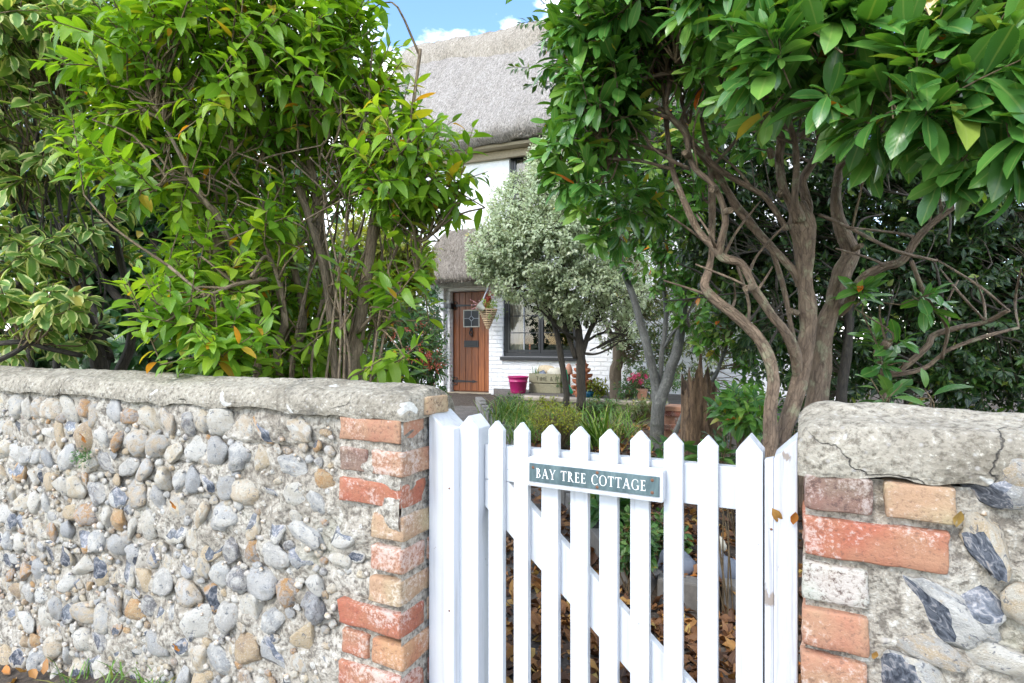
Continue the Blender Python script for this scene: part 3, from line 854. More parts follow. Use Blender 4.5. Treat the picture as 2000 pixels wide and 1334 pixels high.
XR = -0.012
rw = empty('flint_wall', (0.6, 1.3, 0), 'short flint wall with worn brick end right of the white gate', 'wall')
courses_l, courses = courses, [1.0, 0.9, 0.79, 0.68, 0.57, 0.46, 0.35, 0.24, 0.13]
wall_core(rw, XR + 0.006, 1.9, 1.06, False)
coping(rw, XR - 0.006, 1.9, 1.068, 1.168, XR - 0.02, 14, -0.019)
right_rows = ['HH', 'S', 'H', 'H', 'H', 'S', 'HH', 'H', 'S', 'H', 'HH', 'S', 'H', 'S']
plim = {}
for r, kinds in enumerate(right_rows):
    z = 1.058 - BH - PITCH * r
    y = YF - 0.02 + random.uniform(-.003, .003)
    x = XR + random.uniform(-.003, .003)
    if kinds == 'S':
        lay(rw, x, y, z - 0.002, 0.208, 0.104, BH + 0.006, 60 + 3 * r, tone='red'); lay(rw, x, y + .115, z, 0.104, 0.1, BH, 61 + 3 * r); e = x + 0.208
    elif kinds == 'HH':
        lay(rw, x, y, z, 0.102, 0.2, BH, 60 + 3 * r, 'brick_sooty' if r == 0 else 'brick', tone='soot' if r == 0 else None); lay(rw, x + 0.114, y, z, 0.1, 0.1, BH, 61 + 3 * r, tone='tan'); e = x + 0.214
    else:
        lay(rw, x, y, z, 0.1, 0.2, BH + .004, 60 + 3 * r, 'brick_lichen' if r == 2 else 'brick', tone='grey' if r == 2 else 'pink'); e = x + 0.1
    plim[r] = e + 0.014
def rlimit(z):
    r = int(max(0, min(13, (1.058 - z) / PITCH)))
    return max(plim[max(0, r - 1)] if (1.058 - z) / PITCH % 1 < .35 else 0, plim[r], plim[min(13, r + 1)] if (1.058 - z) / PITCH % 1 > .65 else 0)
placed = []
big = [(1935, 945, .040, .03, 1, .3), (1985, 935, .03, .036, 0, 0), (1925, 1060, .028, .05, 1, -.2), (1845, 1195, .075, .035, 1, .55), (1905, 1190, .04, .03, 1, .6), (1815, 1265, .05, .022, 0, .3), (1960, 1285, .05, .026, 0, .1), (1780, 1325, .045, .04, 1, .1), (1995, 1180, .03, .03, 0, 0)]
for px, py, w, h, cut, roll in big:
    p = at_y(px, py, YF)
    put_flint(rw, p[0], p[2], w * 1.1, h * 1.15, cut, 0.016, roll); placed.append((p[0], p[2], w, h))
for _ in range(4000):
    if len(placed) > 95: break
    x, z = random.uniform(0.1, 1.8), random.uniform(0.03, 1.02)
    w = random.uniform(0.03, 0.06); h = w * random.uniform(.6, .9)
    if x < 0.3 and z > 0.5: continue
    if x - w > rlimit(z) + 0.004 and fits(x, z, w * 1.15, h * 1.25):
        put_flint(rw, x, z, w, h, random.random() < 0.4, 0.01); placed.append((x, z, w, h))
chips(rw, 0.1, 1.6, 0.0, 1.03, 260, 7, lambda x, z: x < rlimit(z) or not fits(x, z, 0.002, 0.002))

# ---------------------------------------------------------------- gate
YG = 1.245                                   # front of the pickets
gate = empty('picket_gate', (s_of(1200, YG), YG + 0.02, 0.08), 'white picket gate with green name plate and diagonal brace', 'gate')
GL = np.array(gate.location)
def board(name, x0, x1, zb, zt, y0, y1, point, mat='white_paint', flat=False):
    xm = (x0 + x1) / 2
    poly = [(x0, zb), (x1, zb), (x1, zt - point), (xm, zt), (x0, zt - point)] if not flat else [(x0, zb), (x1, zb), (x1, zt), (x0, zt)]
    mb = MB(); mb.prism([(a - GL[0], b - GL[2]) for a, b in poly], y0 - GL[1], y1 - GL[1])
    return mb.build(name, M[mat], gate, bevel=0.0022)
pick = [(953.6, 982, 822), (1003, 1031, 825), (1057, 1090, 830.5), (1113.5, 1148, 833), (1170, 1206, 839), (1230.5, 1267.5, 841), (1296, 1333, 846), (1362, 1402, 850)]
ztip = []
for a, b, yt in pick:
    x0, x1 = s_of(a, YG), s_of(b, YG)
    ztip.append(z_of((a + b) / 2, yt, YG))
zt = sum(ztip) / len(ztip)
for i, (a, b, yt) in enumerate(pick):
    board('picket', s_of(a, YG), s_of(b, YG), 0.09, 0.6 * ztip[i] + 0.4 * zt, YG, YG + 0.018, 0.022)
sx = [(s_of(896, YG - .012), s_of(934, YG - .012), z_of(918, 812, YG - .012)), (s_of(1437, YG - .012), s_of(1490, YG - .012), z_of(1468, 853, YG - .012))]
for x0, x1, z in sx:
    board('stile', x0, x1, 0.07, z, YG - 0.012, YG + 0.05, 0.03)
rx0, rx1 = sx[0][1] + 0.001, sx[1][0] - 0.001
zr0, zr1 = z_of(1200, 966, YG + .02), z_of(1200, 891, YG + .02)
board('top_rail', rx0, rx1, zr0, zr1, YG + 0.0185, YG + 0.045, 0, flat=True)
board('bottom_rail', rx0, rx1, 0.16, 0.16 + (zr1 - zr0), YG + 0.0185, YG + 0.045, 0, flat=True)
# diagonal brace from under the top rail down to the lower right
bz = lambda px, py: (s_of(px, YG + .0185), z_of(px, py, YG + .0185))
(tx, tz), (ux, uz) = bz(1048, 1003), bz(1283, 1263)
(lx, lz) = bz(1048, 1105)
m_ = (uz - tz) / (ux - tx); wv = tz - (lz - m_ * (lx - tx))
fz = lambda x: tz + m_ * (x - tx)
zbt = 0.16 + (zr1 - zr0) + 0.001
xs_ = rx0
poly = []
top_l = fz(rx0); 
xa = (zr0 - 0.001 - tz) / m_ + tx            # where the upper edge meets the rail
xb = (zbt - tz) / m_ + tx; xc = (zbt + wv - tz) / m_ + tx
poly = [(rx0, zr0 - .001), (xa, zr0 - .001)] if xa > rx0 else [(rx0, top_l)]
poly += [(min(xb, rx1), max(zbt, fz(min(xb, rx1))))]
if xb > rx1: poly += [(rx1, max(zbt, fz(rx1) - wv))]
poly += [(xc, zbt)] if xc < rx1 else []
poly += [(rx0, fz(rx0) - wv)]
mb = MB(); mb.prism([(a - GL[0], b - GL[2]) for a, b in poly[::-1]], YG + 0.019 - GL[1], YG + 0.043 - GL[1])
mb.build('brace', M['white_paint'], gate, bevel=0.002)
# name plate
YS = YG - 0.022
sgn = at_y(1165, 936, YS)
sx0, sx1 = s_of(1033, YS), s_of(1297, YS)
zc_s = (z_of(1033, 919, YS) + z_of(1297, 950, YS)) / 2
hh = (z_of(1165, 906, YS) - z_of(1165, 965, YS)) / 2
tilt = math.atan2(z_of(1297, 950, YS) - z_of(1033, 919, YS), sx1 - sx0)
W2 = (sx1 - sx0) / 2
mb = MB(); mb.box((-W2, -0.009, -hh), (W2, 0.0215, hh))
plate = mb.build('name_board', M['white_paint'], gate, bevel=0.004)
plate.location = Vector(((sx0 + sx1) / 2, YS, zc_s)) - gate.location
plate.rotation_euler = (0, -tilt, 0)
pw, ph = W2 * 0.955, hh * 0.63
mb = MB(); mb.box((-pw, -0.0125, -ph), (pw, -0.0092, ph))
mb.build('name_plate', M['verdigris'], plate, bevel=0.0007)
for px_, pz_ in ((-.965, .55), (.93, .62), (.93, -.62), (0.1, .75), (0.1, -.75)):
    mb = MB(); mb.lathe([(0.0001, 0.0014), (0.0028, 0.0011), (0.0036, 0)], 10)
    o = mb.build('screw', M['rust'], plate, smooth=True)
    o.location = (px_ * pw * 0.97, -0.0126, pz_ * ph); o.rotation_euler = (math.pi / 2, 0, 0)
# lettering cut as thick and thin strokes with serifs
def glyph(ch):
    S = []
    def q(x0, y0, x1, y1, w0, w1=None):
        w1 = w0 if w1 is None else w1
        S.append([(x0 - w0 / 2, y0), (x0 + w0 / 2, y0), (x1 + w1 / 2, y1), (x1 - w1 / 2, y1)])
    def bar(x0, x1, y0, y1): S.append([(x0, y0), (x1, y0), (x1, y1), (x0, y1)])
    def arc(cx, cy, rx, ry, a0, a1, tk=0.15, tn=0.05, n=16):
        for i in range(n):
            A, B = [math.radians(a0 + (a1 - a0) * (i + k) / n) for k in (0, 1)]
            def pt(a, inner):
                t = (tn + (tk - tn) * abs(math.cos(a)) ** 1.5) if inner else 0
                return (cx + (rx - t) * math.cos(a), cy + (ry - (tn if inner else 0)) * math.sin(a))
            S.append([pt(A, 0), pt(B, 0), pt(B, 1), pt(A, 1)])
    def stem(x, s0=True, s1=True, y0=0, y1=1):
        q(x, y0, x, y1, 0.14)
        if s0: bar(x - 0.16, x + 0.16, y0, y0 + 0.045)
        if s1: bar(x - 0.16, x + 0.16, y1 - 0.045, y1)
    if ch == 'B':
        stem(.17); arc(.2, .75, .32, .25, -90, 90); arc(.2, .26, .4, .26, -90, 90); return S, .66
    if ch == 'A':
        q(.1, 0, .42, 1, .06); q(.74, 0, .42, 1, .15); bar(.2, .66, .32, .38); bar(-.02, .22, 0, .045); bar(.6, .9, 0, .045); return S, .88
    if ch == 'Y':
        q(.38, .45, .08, 1, .13); q(.42, .45, .7, 1, .06); q(.4, 0, .4, .5, .14); bar(.22, .58, 0, .045); bar(-.04, .22, .955, 1); bar(.58, .82, .955, 1); return S, .8
    if ch == 'T':
        stem(.38, True, False); bar(.02, .74, .93, 1); bar(.02, .07, .78, 1); bar(.69, .74, .78, 1); return S, .76
    if ch == 'R':
        stem(.17); arc(.2, .74, .35, .26, -90, 90); q(.68, 0, .33, .5, .15); bar(.6, .82, 0, .045); return S, .78
    if ch == 'E':
        stem(.17); bar(.17, .56, .94, 1); bar(.17, .5, .49, .55); bar(.17, .6, 0, .06); bar(.52, .56, .82, 1); bar(.56, .6, 0, .2); bar(.46, .5, .42, .62); return S, .64
    if ch == 'C':
        arc(.46, .5, .44, .52, 48, 318); bar(.72, .77, .72, .9); return S, .82
    if ch == 'O':
        arc(.46, .5, .46, .52, 0, 360, n=28); return S, .92
    if ch == 'G':
        arc(.46, .5, .44, .52, 48, 320); q(.76, .05, .76, .42, .13); bar(.6, .9, .38, .43); bar(.72, .77, .72, .9); return S, .9
    return S, .42
text = 'BAY TREE COTTAGE'
adv = sum(glyph(c)[1] + .12 for c in text)
LH = ph * 1.06
lx0, lx1 = -pw * 0.885, pw * 0.83
sxl = (lx1 - lx0) / (adv * LH)
mb = MB(); xx = lx0
for ch in text:
    S, w = glyph(ch)
    for k, poly in enumerate(S):
        d = -0.0131 - 0.00004 * (k % 12)
        pts = [(xx + a * LH * sxl, d, (b - 0.5) * LH) for a, b in poly]
        ar = sum(pts[i][0] * pts[(i + 1) % 4][2] - pts[(i + 1) % 4][0] * pts[i][2] for i in range(4))
        mb.add(pts if ar > 0 else pts[::-1], [(0, 1, 2, 3)])
    xx += (w + .12) * LH * sxl
mb.build('lettering', M['letter_white'], plate)
# posts
YP = 1.217
def post(label, x0, x1, zap, zsh, strip_x0, strip_x1, strip_z, mats, slope):
    r = empty('gate_post', ((x0 + x1) / 2, YP + 0.045, 0), label, 'gate post')
    l = np.array(r.location)
    xm = x0 if slope < 0 else x1
    poly = [(x0, -.1), (x1, -.1), (x1, zsh if slope < 0 else zap), (x0, zap if slope < 0 else zsh)]
    mb = MB(); mb.prism([(a - l[0], b) for a, b in poly], YP - l[1], YP + 0.1 - l[1])
    mb.build('post', M[mats], r, bevel=0.003)
    mb = MB(); mb.prism([(a - l[0], b) for a, b in [(strip_x0, 0.02), (strip_x1, 0.02), (strip_x1, strip_z[1]), (strip_x0, strip_z[0])]], YP - 0.012 - l[1] if slope < 0 else YP + 0.006 - l[1], YP + 0.03 - l[1])
    mb.build('stop_strip', M[mats], r, bevel=0.002)
    for zz in (0.92, 0.62, 0.3):
        mb = MB(); mb.lathe([(0.0001, 0.001), (0.0022, 0.0008), (0.0026, 0)], 8)
        o = mb.build('nail', M['rust'], r, smooth=True)
        o.location = ((strip_x0 + strip_x1) / 2 + .004 - l[0], (YP - 0.0125 if slope < 0 else YP + 0.0055) - l[1], zz); o.rotation_euler = (math.pi / 2, 0, 0)
    return r
px0 = XL + 0.002
post('white post of the gate against the long wall, with a stop strip', px0, s_of(869, YP), z_of(838, 804, YP), z_of(869, 838, YP), s_of(869, YP) + .0005, s_of(886, YP - .012), (z_of(869, 832, YP - .01), z_of(886, 838, YP - .01)), 'white_paint', -1)
post('peeling white post of the gate against the short wall', s_of(1511, YP), s_of(1558, YP), z_of(1558, 856, YP), z_of(1511, 896, YP), s_of(1493, YP), s_of(1511, YP) - .0005, (z_of(1493, 899, YP), z_of(1511, 896, YP)), 'white_paint_worn', 1)
# ---------------------------------------------------------------- cottage
HB = at(917, 766, 10.8)
HB[2] = 0.34
HRZ = math.radians(5)
hx, hy = np.array([math.cos(HRZ), math.sin(HRZ), 0]), np.array([-math.sin(HRZ), math.cos(HRZ), 0])
def bl(px, py, y=0.0):                       # a sight line met with the plane y of the house, in house coordinates
    d = FW + (px - CX) / F * RT + (CY - py) / F * UP
    t = ((HB - CAM) @ hy + y) / (d @ hy)
    p = CAM + d * t - HB
    return float(p @ hx), float(p[2])
def hw(x, y, z): return HB + hx * x + hy * y + UP * z
house = empty('thatched_cottage', HB, 'white cottage with a thick thatched roof and thatched hood over the door', 'cottage', rz=HRZ)
dx0, dx1 = bl(878, 700)[0], bl(955, 700)[0]
dzt = bl(917, 568)[1]
wx0, wx1 = bl(982, 690)[0], bl(1128, 690)[0]
wzb, wzt = bl(1040, 697)[1], bl(1040, 572)[1]
ux0, ux1 = bl(994, 330)[0], bl(1075, 330)[0]
uzt, uzb = bl(1000, 300)[1], bl(1000, 425)[1]
ex = bl(940, 275, -0.42)[1]                  # eaves height
bx0, bx1 = bl(724, 500)[0], bl(790, 500)[0]   # window beyond the porch
bzb, bzt = bl(760, 640)[1], bl(760, 570)[1]
HXL, HXR = -3.0, 6.0
TH = 0.32
mb = MB()
def wb(x0, x1, z0, z1): mb.box((x0, 0, z0), (x1, TH, z1))
ZT = ex + 0.12
z0_ = -0.5
# columns of wall between the openings, butted end to end
wb(HXL, bx0, z0_, ZT); wb(bx0, bx1, z0_, bzb); wb(bx0, bx1, bzt, ZT)
wb(bx1, dx0, z0_, ZT); wb(dx0, dx1, dzt, ZT); wb(dx0, dx1, z0_, -0.02)
lo, hi = min(wx0, ux0), max(wx1, ux1)
wb(dx1, lo, z0_, ZT)
cuts = sorted({lo, wx0, wx1, ux0, ux1, hi})
for a, b in zip(cuts[:-1], cuts[1:]):
    m = (a + b) / 2
    holes = sorted(([(wzb, wzt)] if wx0 < m < wx1 else []) + ([(uzb, uzt)] if ux0 < m < ux1 else []))
    z = z0_
    for p, q in holes: wb(a, b, z, p); z = q
    wb(a, b, z, ZT)
wb(hi, HXR, z0_, ZT)
mb.box((HXL, TH, z0_), (HXL + TH, 5.6, ZT)); mb.box((HXR - TH, TH, z0_), (HXR, 5.6, ZT)); mb.box((HXL + TH, 5.3, z0_), (HXR - TH, 5.6, ZT))
wall = mb.build('wall', M['limewash'], house)
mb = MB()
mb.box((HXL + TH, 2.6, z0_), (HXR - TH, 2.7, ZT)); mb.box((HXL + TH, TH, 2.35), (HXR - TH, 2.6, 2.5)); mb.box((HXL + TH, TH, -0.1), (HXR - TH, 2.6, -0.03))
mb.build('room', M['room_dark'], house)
# main thatch
ry, rz = 2.6, bl(920, 92, 2.6)[1]
ez = ex
prof = [(0.1, ez + 0.02), (-0.36, ez - 0.03), (-0.47, ez + 0.03), (-0.5, ez + 0.13), (-0.44, ez + 0.27)]
slope = [(-0.44 + (ry + 0.44) * t, ez + 0.27 + (rz - ez - 0.27) * t) for t in np.linspace(0.04, 1, 42)]
back = [(ry + (5.9 - ry) * t, rz + (ez - rz) * t) for t in np.linspace(0.1, 1, 8)]
prof = np.array(prof + slope + back)
rx_0 = bl(803, 130, 2.6)[0] - 0.1
xs = np.concatenate([np.arange(rx_0, 4.5, 0.06), np.arange(4.6, HXR + 0.5, 0.25)])
G = np.zeros((len(xs), len(prof), 3))
for i, x in enumerate(xs):
    e = max(0.0, 1 - (x - rx_0) / 0.35)
    G[i, :, 0] = x
    G[i, :, 1] = prof[:, 0]
    G[i, :, 2] = prof[:, 1] - 0.18 * e * e
Pn = G.reshape(-1, 3)
Pn[:, 2] += 0.06 * fbm(Pn, 0.7, 2, 31) + 0.03 * fbm(Pn, 7, 3, 33)
Pn[:, 1] -= 0.022 * fbm(Pn, 9, 3, 35)
mb = MB(); mb.grid(G[::-1])
n_ = len(prof)
mb.f.append(tuple(range(n_))); mb.mi.append(0)
thatch = mb.build('thatch', M['thatch'], house, smooth=True)
# ridge of fresh thatch with a scalloped lower edge
mb = MB()
xr = np.arange(rx_0 - 0.04, HXR + 0.5, 0.05)
nk = 11
G = np.zeros((len(xr), nk, 3))
for i, x in enumerate(xr):
    d = 0.5 + 0.16 * math.sin(x * 2.1 + 2.2) + 0.05 * math.sin(x * 5.3)
    sl = (rz - ez - 0.27) / (ry + 0.44)
    pts = []
    for k, t in enumerate(np.linspace(-1, 1, nk)):
        dd = d * t
        off = 0.25 * (1 - abs(t) ** 7) if abs(t) < 1 else -0.03
        pts.append((ry + dd, rz - abs(dd) * sl + off + 0.03 * (1 - abs(t))))
    G[i, :, 0] = x; G[i, :, 1:] = pts
Pn = G.reshape(-1, 3)
Pn[:, 2] += 0.05 * fbm(Pn, 1.1, 2, 41) + 0.03 * fbm(Pn, 8, 3, 43)
mb.grid(G[::-1])
mb.f.append(tuple(range(nk))); mb.mi.append(0)
mb.build('ridge', M['thatch_ridge'], thatch, smooth=True)
mb = MB()
mb.box((rx_0 + 0.1, -0.3, ez - 0.1), (HXR, -0.02, ez - 0.045)); mb.box((rx_0 + 0.1, -0.1, ez - 0.24), (HXR, -0.025, ez - 0.105))
mb.build('soffit_board', M['soffit_wood'], house, bevel=0.008)
# straw ends bristling from the eaves and the hood
def straw(name, pts, nrm, n, seed, par, ln=0.1):
    R = np.random.default_rng(seed); mb = MB()
    for _ in range(n):
        i = R.integers(0, len(pts)); p = pts[i] + R.normal(0, 0.02, 3)
        d = unit(nrm[i] + R.normal(0, 0.45, 3)); w = unit(np.cross(d, R.normal(0, 1, 3))) * 0.005
        l = ln * R.uniform(.4, 1)
        mb.add([p - w - d * .02, p + w - d * .02, p + d * l], [(0, 1, 2)])
    o = mb.build(name, M['thatch_ridge'], par); o['kind'] = 'stuff'
pe = np.array([(x, -0.47 + random.uniform(-.04, .05), ez + random.uniform(-.03, .12)) for x in np.arange(rx_0, 3.5, 0.01)])
straw('straw_ends', pe, np.tile((0, -0.8, -0.5), (len(pe), 1)), 1500, 3, house)
# thatched hood over the door
hx0, hx1 = bl(826, 500, -0.35)[0], bl(1010, 500, -0.35)[0]
hc, hwd = (hx0 + hx1) / 2, (hx1 - hx0) / 2
hzt, hze = bl(900, 452, -0.15)[1], bl(880, 549, -0.75)[1]
hp = [(0.3, hzt), (0.48, hzt - 0.1), (0.7, hzt - 0.32), (0.88, hze + 0.32), (0.98, hze + 0.14), (1.0, hze + 0.05), (0.95, hze), (0.82, hze - 0.01), (0.5, hze + 0.05), (0.1, hze + 0.08)]
hp = catmull(hp, 4)
na = 60
G = np.zeros((na, len(hp), 3))
for i, a in enumerate(np.linspace(0, math.pi, na)):
    ca, sa = math.cos(a), math.sin(a)
    for j, (r, z) in enumerate(hp):
        sx_ = math.copysign(abs(ca) ** 0.75, ca); sy_ = abs(sa) ** 0.6
        G[i, j] = (hc - hwd * (0.35 + 0.65 * r) * sx_ if r > .3 else hc - hwd * (0.35 + .65 * r) * sx_, -0.03 - 0.82 * r * sy_, z + 0.05 * abs(ca) ** 3 * (1 if j < 20 else .5))
Pn = G.reshape(-1, 3)
Pn += (0.03 * fbm(Pn, 4, 3, 51))[:, None] * np.array([.6, -.7, .5])
mb = MB(); mb.grid(G)
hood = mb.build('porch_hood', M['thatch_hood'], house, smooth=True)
k_ = [j for j in range(len(hp)) if hp[j][1] < hze + 0.1 and hp[j][0] > .8]
pe = np.array([G[i, j] for i in range(na) for j in k_])
straw('straw_ends', pe, np.tile((0, -0.4, -0.8), (len(pe), 1)), 900, 5, house, 0.08)
mb = MB()
mb.box((dx0 - 0.4, -0.12, dzt + 0.06), (dx1 + 0.35, -0.002, hze + 0.1)); mb.box((dx0 - 0.4, -0.1, -0.35), (dx0 - 0.07, -0.002, dzt + 0.058))
mb.build('door_surround', M['limewash'], house, bevel=0.02)

# front door of upright planks
dw = dx1 - dx0
door = add('door', MB().mesh('door', M['door_plank']), house)
mb = MB(); mb.box((0.01, 0.155, 0.0), (dw - 0.01, 0.17, dzt - 0.01)); door.data = mb.mesh('door', M['door_plank'])
door.location = (dx0, 0, 0)
npk = 6
for i in range(npk):
    w = (dw - 0.02) / npk
    mb = MB(); mb.box((0.01 + i * w + 0.003, 0.125, 0.02), (0.01 + (i + 1) * w - 0.003, 0.154, dzt - 0.012))
    mb.build('plank', M['door_plank'], door, bevel=0.005)
def strap(z, y=0.124):
    mb = MB(); n = 14
    pts = [(0.0, .02), (0.05, .028), (0.1, .022), (0.3, .016), (0.4, .014), (0.45, .026), (0.48, .012), (0.52, .002)]
    poly = [(a, z + b) for a, b in pts] + [(a, z - b) for a, b in pts[::-1]]
    mb.prism(poly, y - 0.012, y)
    for sg in (-1, 1):
        c = catmull([(0.06, y - .006, z), (0.1, y - .006, z + sg * .05), (0.05, y - .006, z + sg * .075), (0.02, y - .006, z + sg * .05)], 4)
        mb.tube(c, 0.009, 6)
    mb.build('hinge_strap', M['iron_black'], door)
strap(bl(890, 744, .12)[1])
strap(dzt - 0.26)
mb = MB(); mb.box((-0.09, 0.0, dzt - 0.33), (0.03, 0.12, dzt - 0.22)); mb.build('hinge_block', M['iron_black'], door, bevel=.004)
# leaded light
lx_0, lx_1 = bl(907, 620, .12)[0] - dx0, bl(935, 620, .12)[0] - dx0
lz0, lz1 = bl(920, 637, .12)[1], bl(920, 607, .12)[1]
mb = MB(); yv = 0.123
for a, b, c, d in ((lx_0 - .02, lx_1 + .02, lz0 - .02, lz0), (lx_0 - .02, lx_1 + .02, lz1, lz1 + .02), (lx_0 - .02, lx_0, lz0, lz1), (lx_1, lx_1 + .02, lz0, lz1)):
    mb.box((a, yv - 0.012, c), (b, yv, d))
lite = mb.build('leaded_light', M['stone_pale'], door)
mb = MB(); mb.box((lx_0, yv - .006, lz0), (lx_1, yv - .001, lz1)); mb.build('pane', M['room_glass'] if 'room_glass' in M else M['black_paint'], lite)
mb = MB(); xm, zm = (lx_0 + lx_1) / 2, (lz0 + lz1) / 2
rr = 0.05
dia = [(xm - rr, zm), (xm, zm + rr), (xm + rr, zm), (xm, zm - rr)]
segs = [(dia[i], dia[(i + 1) % 4]) for i in range(4)] + [((xm, lz0), dia[3]), ((xm, lz1), dia[1]), ((lx_0, zm), dia[0]), ((lx_1, zm), dia[2])]
for (a, b), (c, d) in segs: mb.tube([(a, yv - .008, b), (c, yv - .008, d)], 0.006, 5)
mb.build('leading', M['grey_paint'], lite)
# knocker: a drop loop on a boss
kx, kz = bl(921, 650, .12)[0] - dx0, bl(921, 650, .12)[1]
mb = MB()
a = np.linspace(-0.3, 2 * math.pi - 1.0, 22)
mb.tube(np.stack([kx + 0.033 * np.cos(a), 0 * a + .1, kz + 0.045 * np.sin(a)], 1), 0.011, 6)
mb.tube([(kx, .124, kz + .07), (kx, .09, kz + .07)], 0.025, 8); mb.tube([(kx, .11, kz - .01), (kx + .025, .1, kz - .04), (kx + .01, .1, kz - .08)], 0.012, 6)
mb.build('knocker', M['iron_black'], door, smooth=True)
q0, q1, r0, r1 = bl(907, 672, .12)[0] - dx0, bl(935, 672, .12)[0] - dx0, bl(920, 678, .12)[1], bl(920, 665, .12)[1]
mb = MB(); mb.box((q0, .108, r0), (q1, .124, r1)); mb.box((q0 + .03, .1, r0 + .03), (q1 - .03, .1075, r1 - .025)); mb.build('letter_box', M['black_paint'], door, bevel=.004)
mb = MB()
for a, b in ((dx0 - 0.065, dx0 - 0.002), (dx1 + 0.002, dx1 + .03)): mb.box((a, 0.06, -0.02), (b, 0.2, dzt))
mb.box((dx0 - .065, .06, dzt + .002), (dx1 + .03, .2, dzt + .05))
mb.build('door_frame', M['limewash'], house, bevel=.006)
mb = MB(); mb.box((dx0 - .03, -0.06, -0.075), (dx1 + .03, 0.2, -0.004)); mb.build('door_sill', M['soffit_wood'], house, bevel=.008)

def casement(x0, x1, z0, z1, nx, nz, cas, frame_m='black_paint', deep=0.1):
    mb = MB(); t = 0.05
    mb.box((x0, deep - .04, z0), (x1, deep + .05, z0 + t * 1.3)); mb.box((x0, deep - .04, z1 - t), (x1, deep + .05, z1))
    mb.box((x0, deep - .04, z0 + t * 1.3), (x0 + t, deep + .05, z1 - t)); mb.box((x1 - t, deep - .04, z0 + t * 1.3), (x1, deep + .05, z1 - t))
    w = add('window', mb.mesh('window', M[frame_m]), house)
    xi = np.linspace(x0 + t, x1 - t, cas + 1)
    for c in range(cas):
        a, b = xi[c] + .004, xi[c + 1] - .004
        f = 0.042
        mb = MB(); za, zb = z0 + t * 1.3 + .004, z1 - t - .004
        mb.box((a, deep - .02, za), (b, deep + .03, za + f * 1.3)); mb.box((a, deep - .02, zb - f), (b, deep + .03, zb)); mb.box((a, deep - .02, za + f * 1.3), (a + f, deep + .03, zb - f)); mb.box((b - f, deep - .02, za + f * 1.3), (b, deep + .03, zb - f))
        mb.build('casement', M[frame_m], w)
        px_, pz_ = np.linspace(a + f, b - f, nx + 1), np.linspace(za + f * 1.3, zb - f, nz + 1)
        for i in range(nx):
            for j in range(nz):
                mb = MB(); mb.box((px_[i], deep + .006, pz_[j]), (px_[i + 1], deep + .012, pz_[j + 1])); mb.build('pane', M['window_glass'], w)
        mb = MB(); gb = 0.009
        for i in range(1, nx): mb.box((px_[i] - gb, deep - .012, za + f), (px_[i] + gb, deep + .0055, zb - f))
        mb.build('glazing_bar', M['grey_paint'], w)
        mb = MB()
        for j in range(1, nz):
            mb = MB(); mb.box((a + f, deep - .014, pz_[j] - gb), (b - f, deep + .0052, pz_[j] + gb)); mb.build('glazing_bar', M['black_paint'], w)
    return w
win = casement(wx0, wx1, wzb, wzt, 2, 3, 2)
mb = MB(); mb.box((wx0 - .03, -0.07, wzb - .06), (wx1 + .03, .058, wzb - .001)); mb.build('sill', M['black_paint'], win, bevel=.006)
uw = casement(ux0, ux1, uzb, uzt, 2, 3, 1)
lwn = casement(bx0, bx1, bzb, bzt, 2, 1, 1, 'red_frame')
def curtain(x0, x1, z0, z1, y, par):
    mb = MB(); xs = np.linspace(x0, x1, 26)
    G = np.zeros((26, 5, 3))
    for j, z in enumerate(np.linspace(z0, z1, 5)):
        G[:, j, 0] = xs; G[:, j, 1] = y + 0.022 * np.sin(xs * 85 + z); G[:, j, 2] = z
    mb.grid(G); return mb.build('curtain', M['curtain'], par, smooth=True)
curtain(wx0 + .04, wx0 + .33, wzb + .04, wzt, .26, win)
curtain(ux0 + .03, ux0 + .45, uzb, uzt, .26, uw)
mb = MB(); mb.box((wx0, .17, wzb - .03), (wx1, .3, wzb + .01)); mb.build('inner_sill', M['limewash'], win)
p = hw(bl(1035, 690, .23)[0], .23, wzb + .01)
cn = empty('candle', p, 'orange candle on a small dish on the inner window sill', 'candle', rz=0)
mb = MB(); mb.lathe([(.0001, .21), (.012, .21), (.02, .19), (.016, .17), (.016, .02), (.03, .012)], 12); mb.build('stick', M['candle_wax'], cn, smooth=True)
mb = MB(); mb.lathe([(.0001, .012), (.045, .012), (.05, .016), (.04, 0), (.0001, 0)], 14); mb.build('dish', M['terracotta'], cn, smooth=True)

# step slabs and mat in front of the door
for i, (ya, yb, zt_, xa, xb, nm, lb) in enumerate([(-0.75, -0.07, -0.08, -0.5, 0.5, 'door_step', 'upper stone step before the plank door'), (-1.5, -0.76, -0.15, -0.55, 0.5, 'door_step', 'lower pale step slab in front of the door mat step')]):
    mb = MB(); mb.box((xa, ya, -0.5), (xb, yb, zt_)); o = mb.build(nm, M['slab'], None, bevel=.015)
    o.location = HB; o.rotation_euler = (0, 0, HRZ); tag(o, lb, 'step')
mb = MB(); mb.box((-0.38, -0.5, -0.079), (0.36, -0.14, -0.06)); o = mb.build('door_mat', M['door_mat'], None, bevel=.006); o.location = HB; o.rotation_euler = (0, 0, HRZ); tag(o, 'brown coir mat lying on the step at the door', 'door mat')

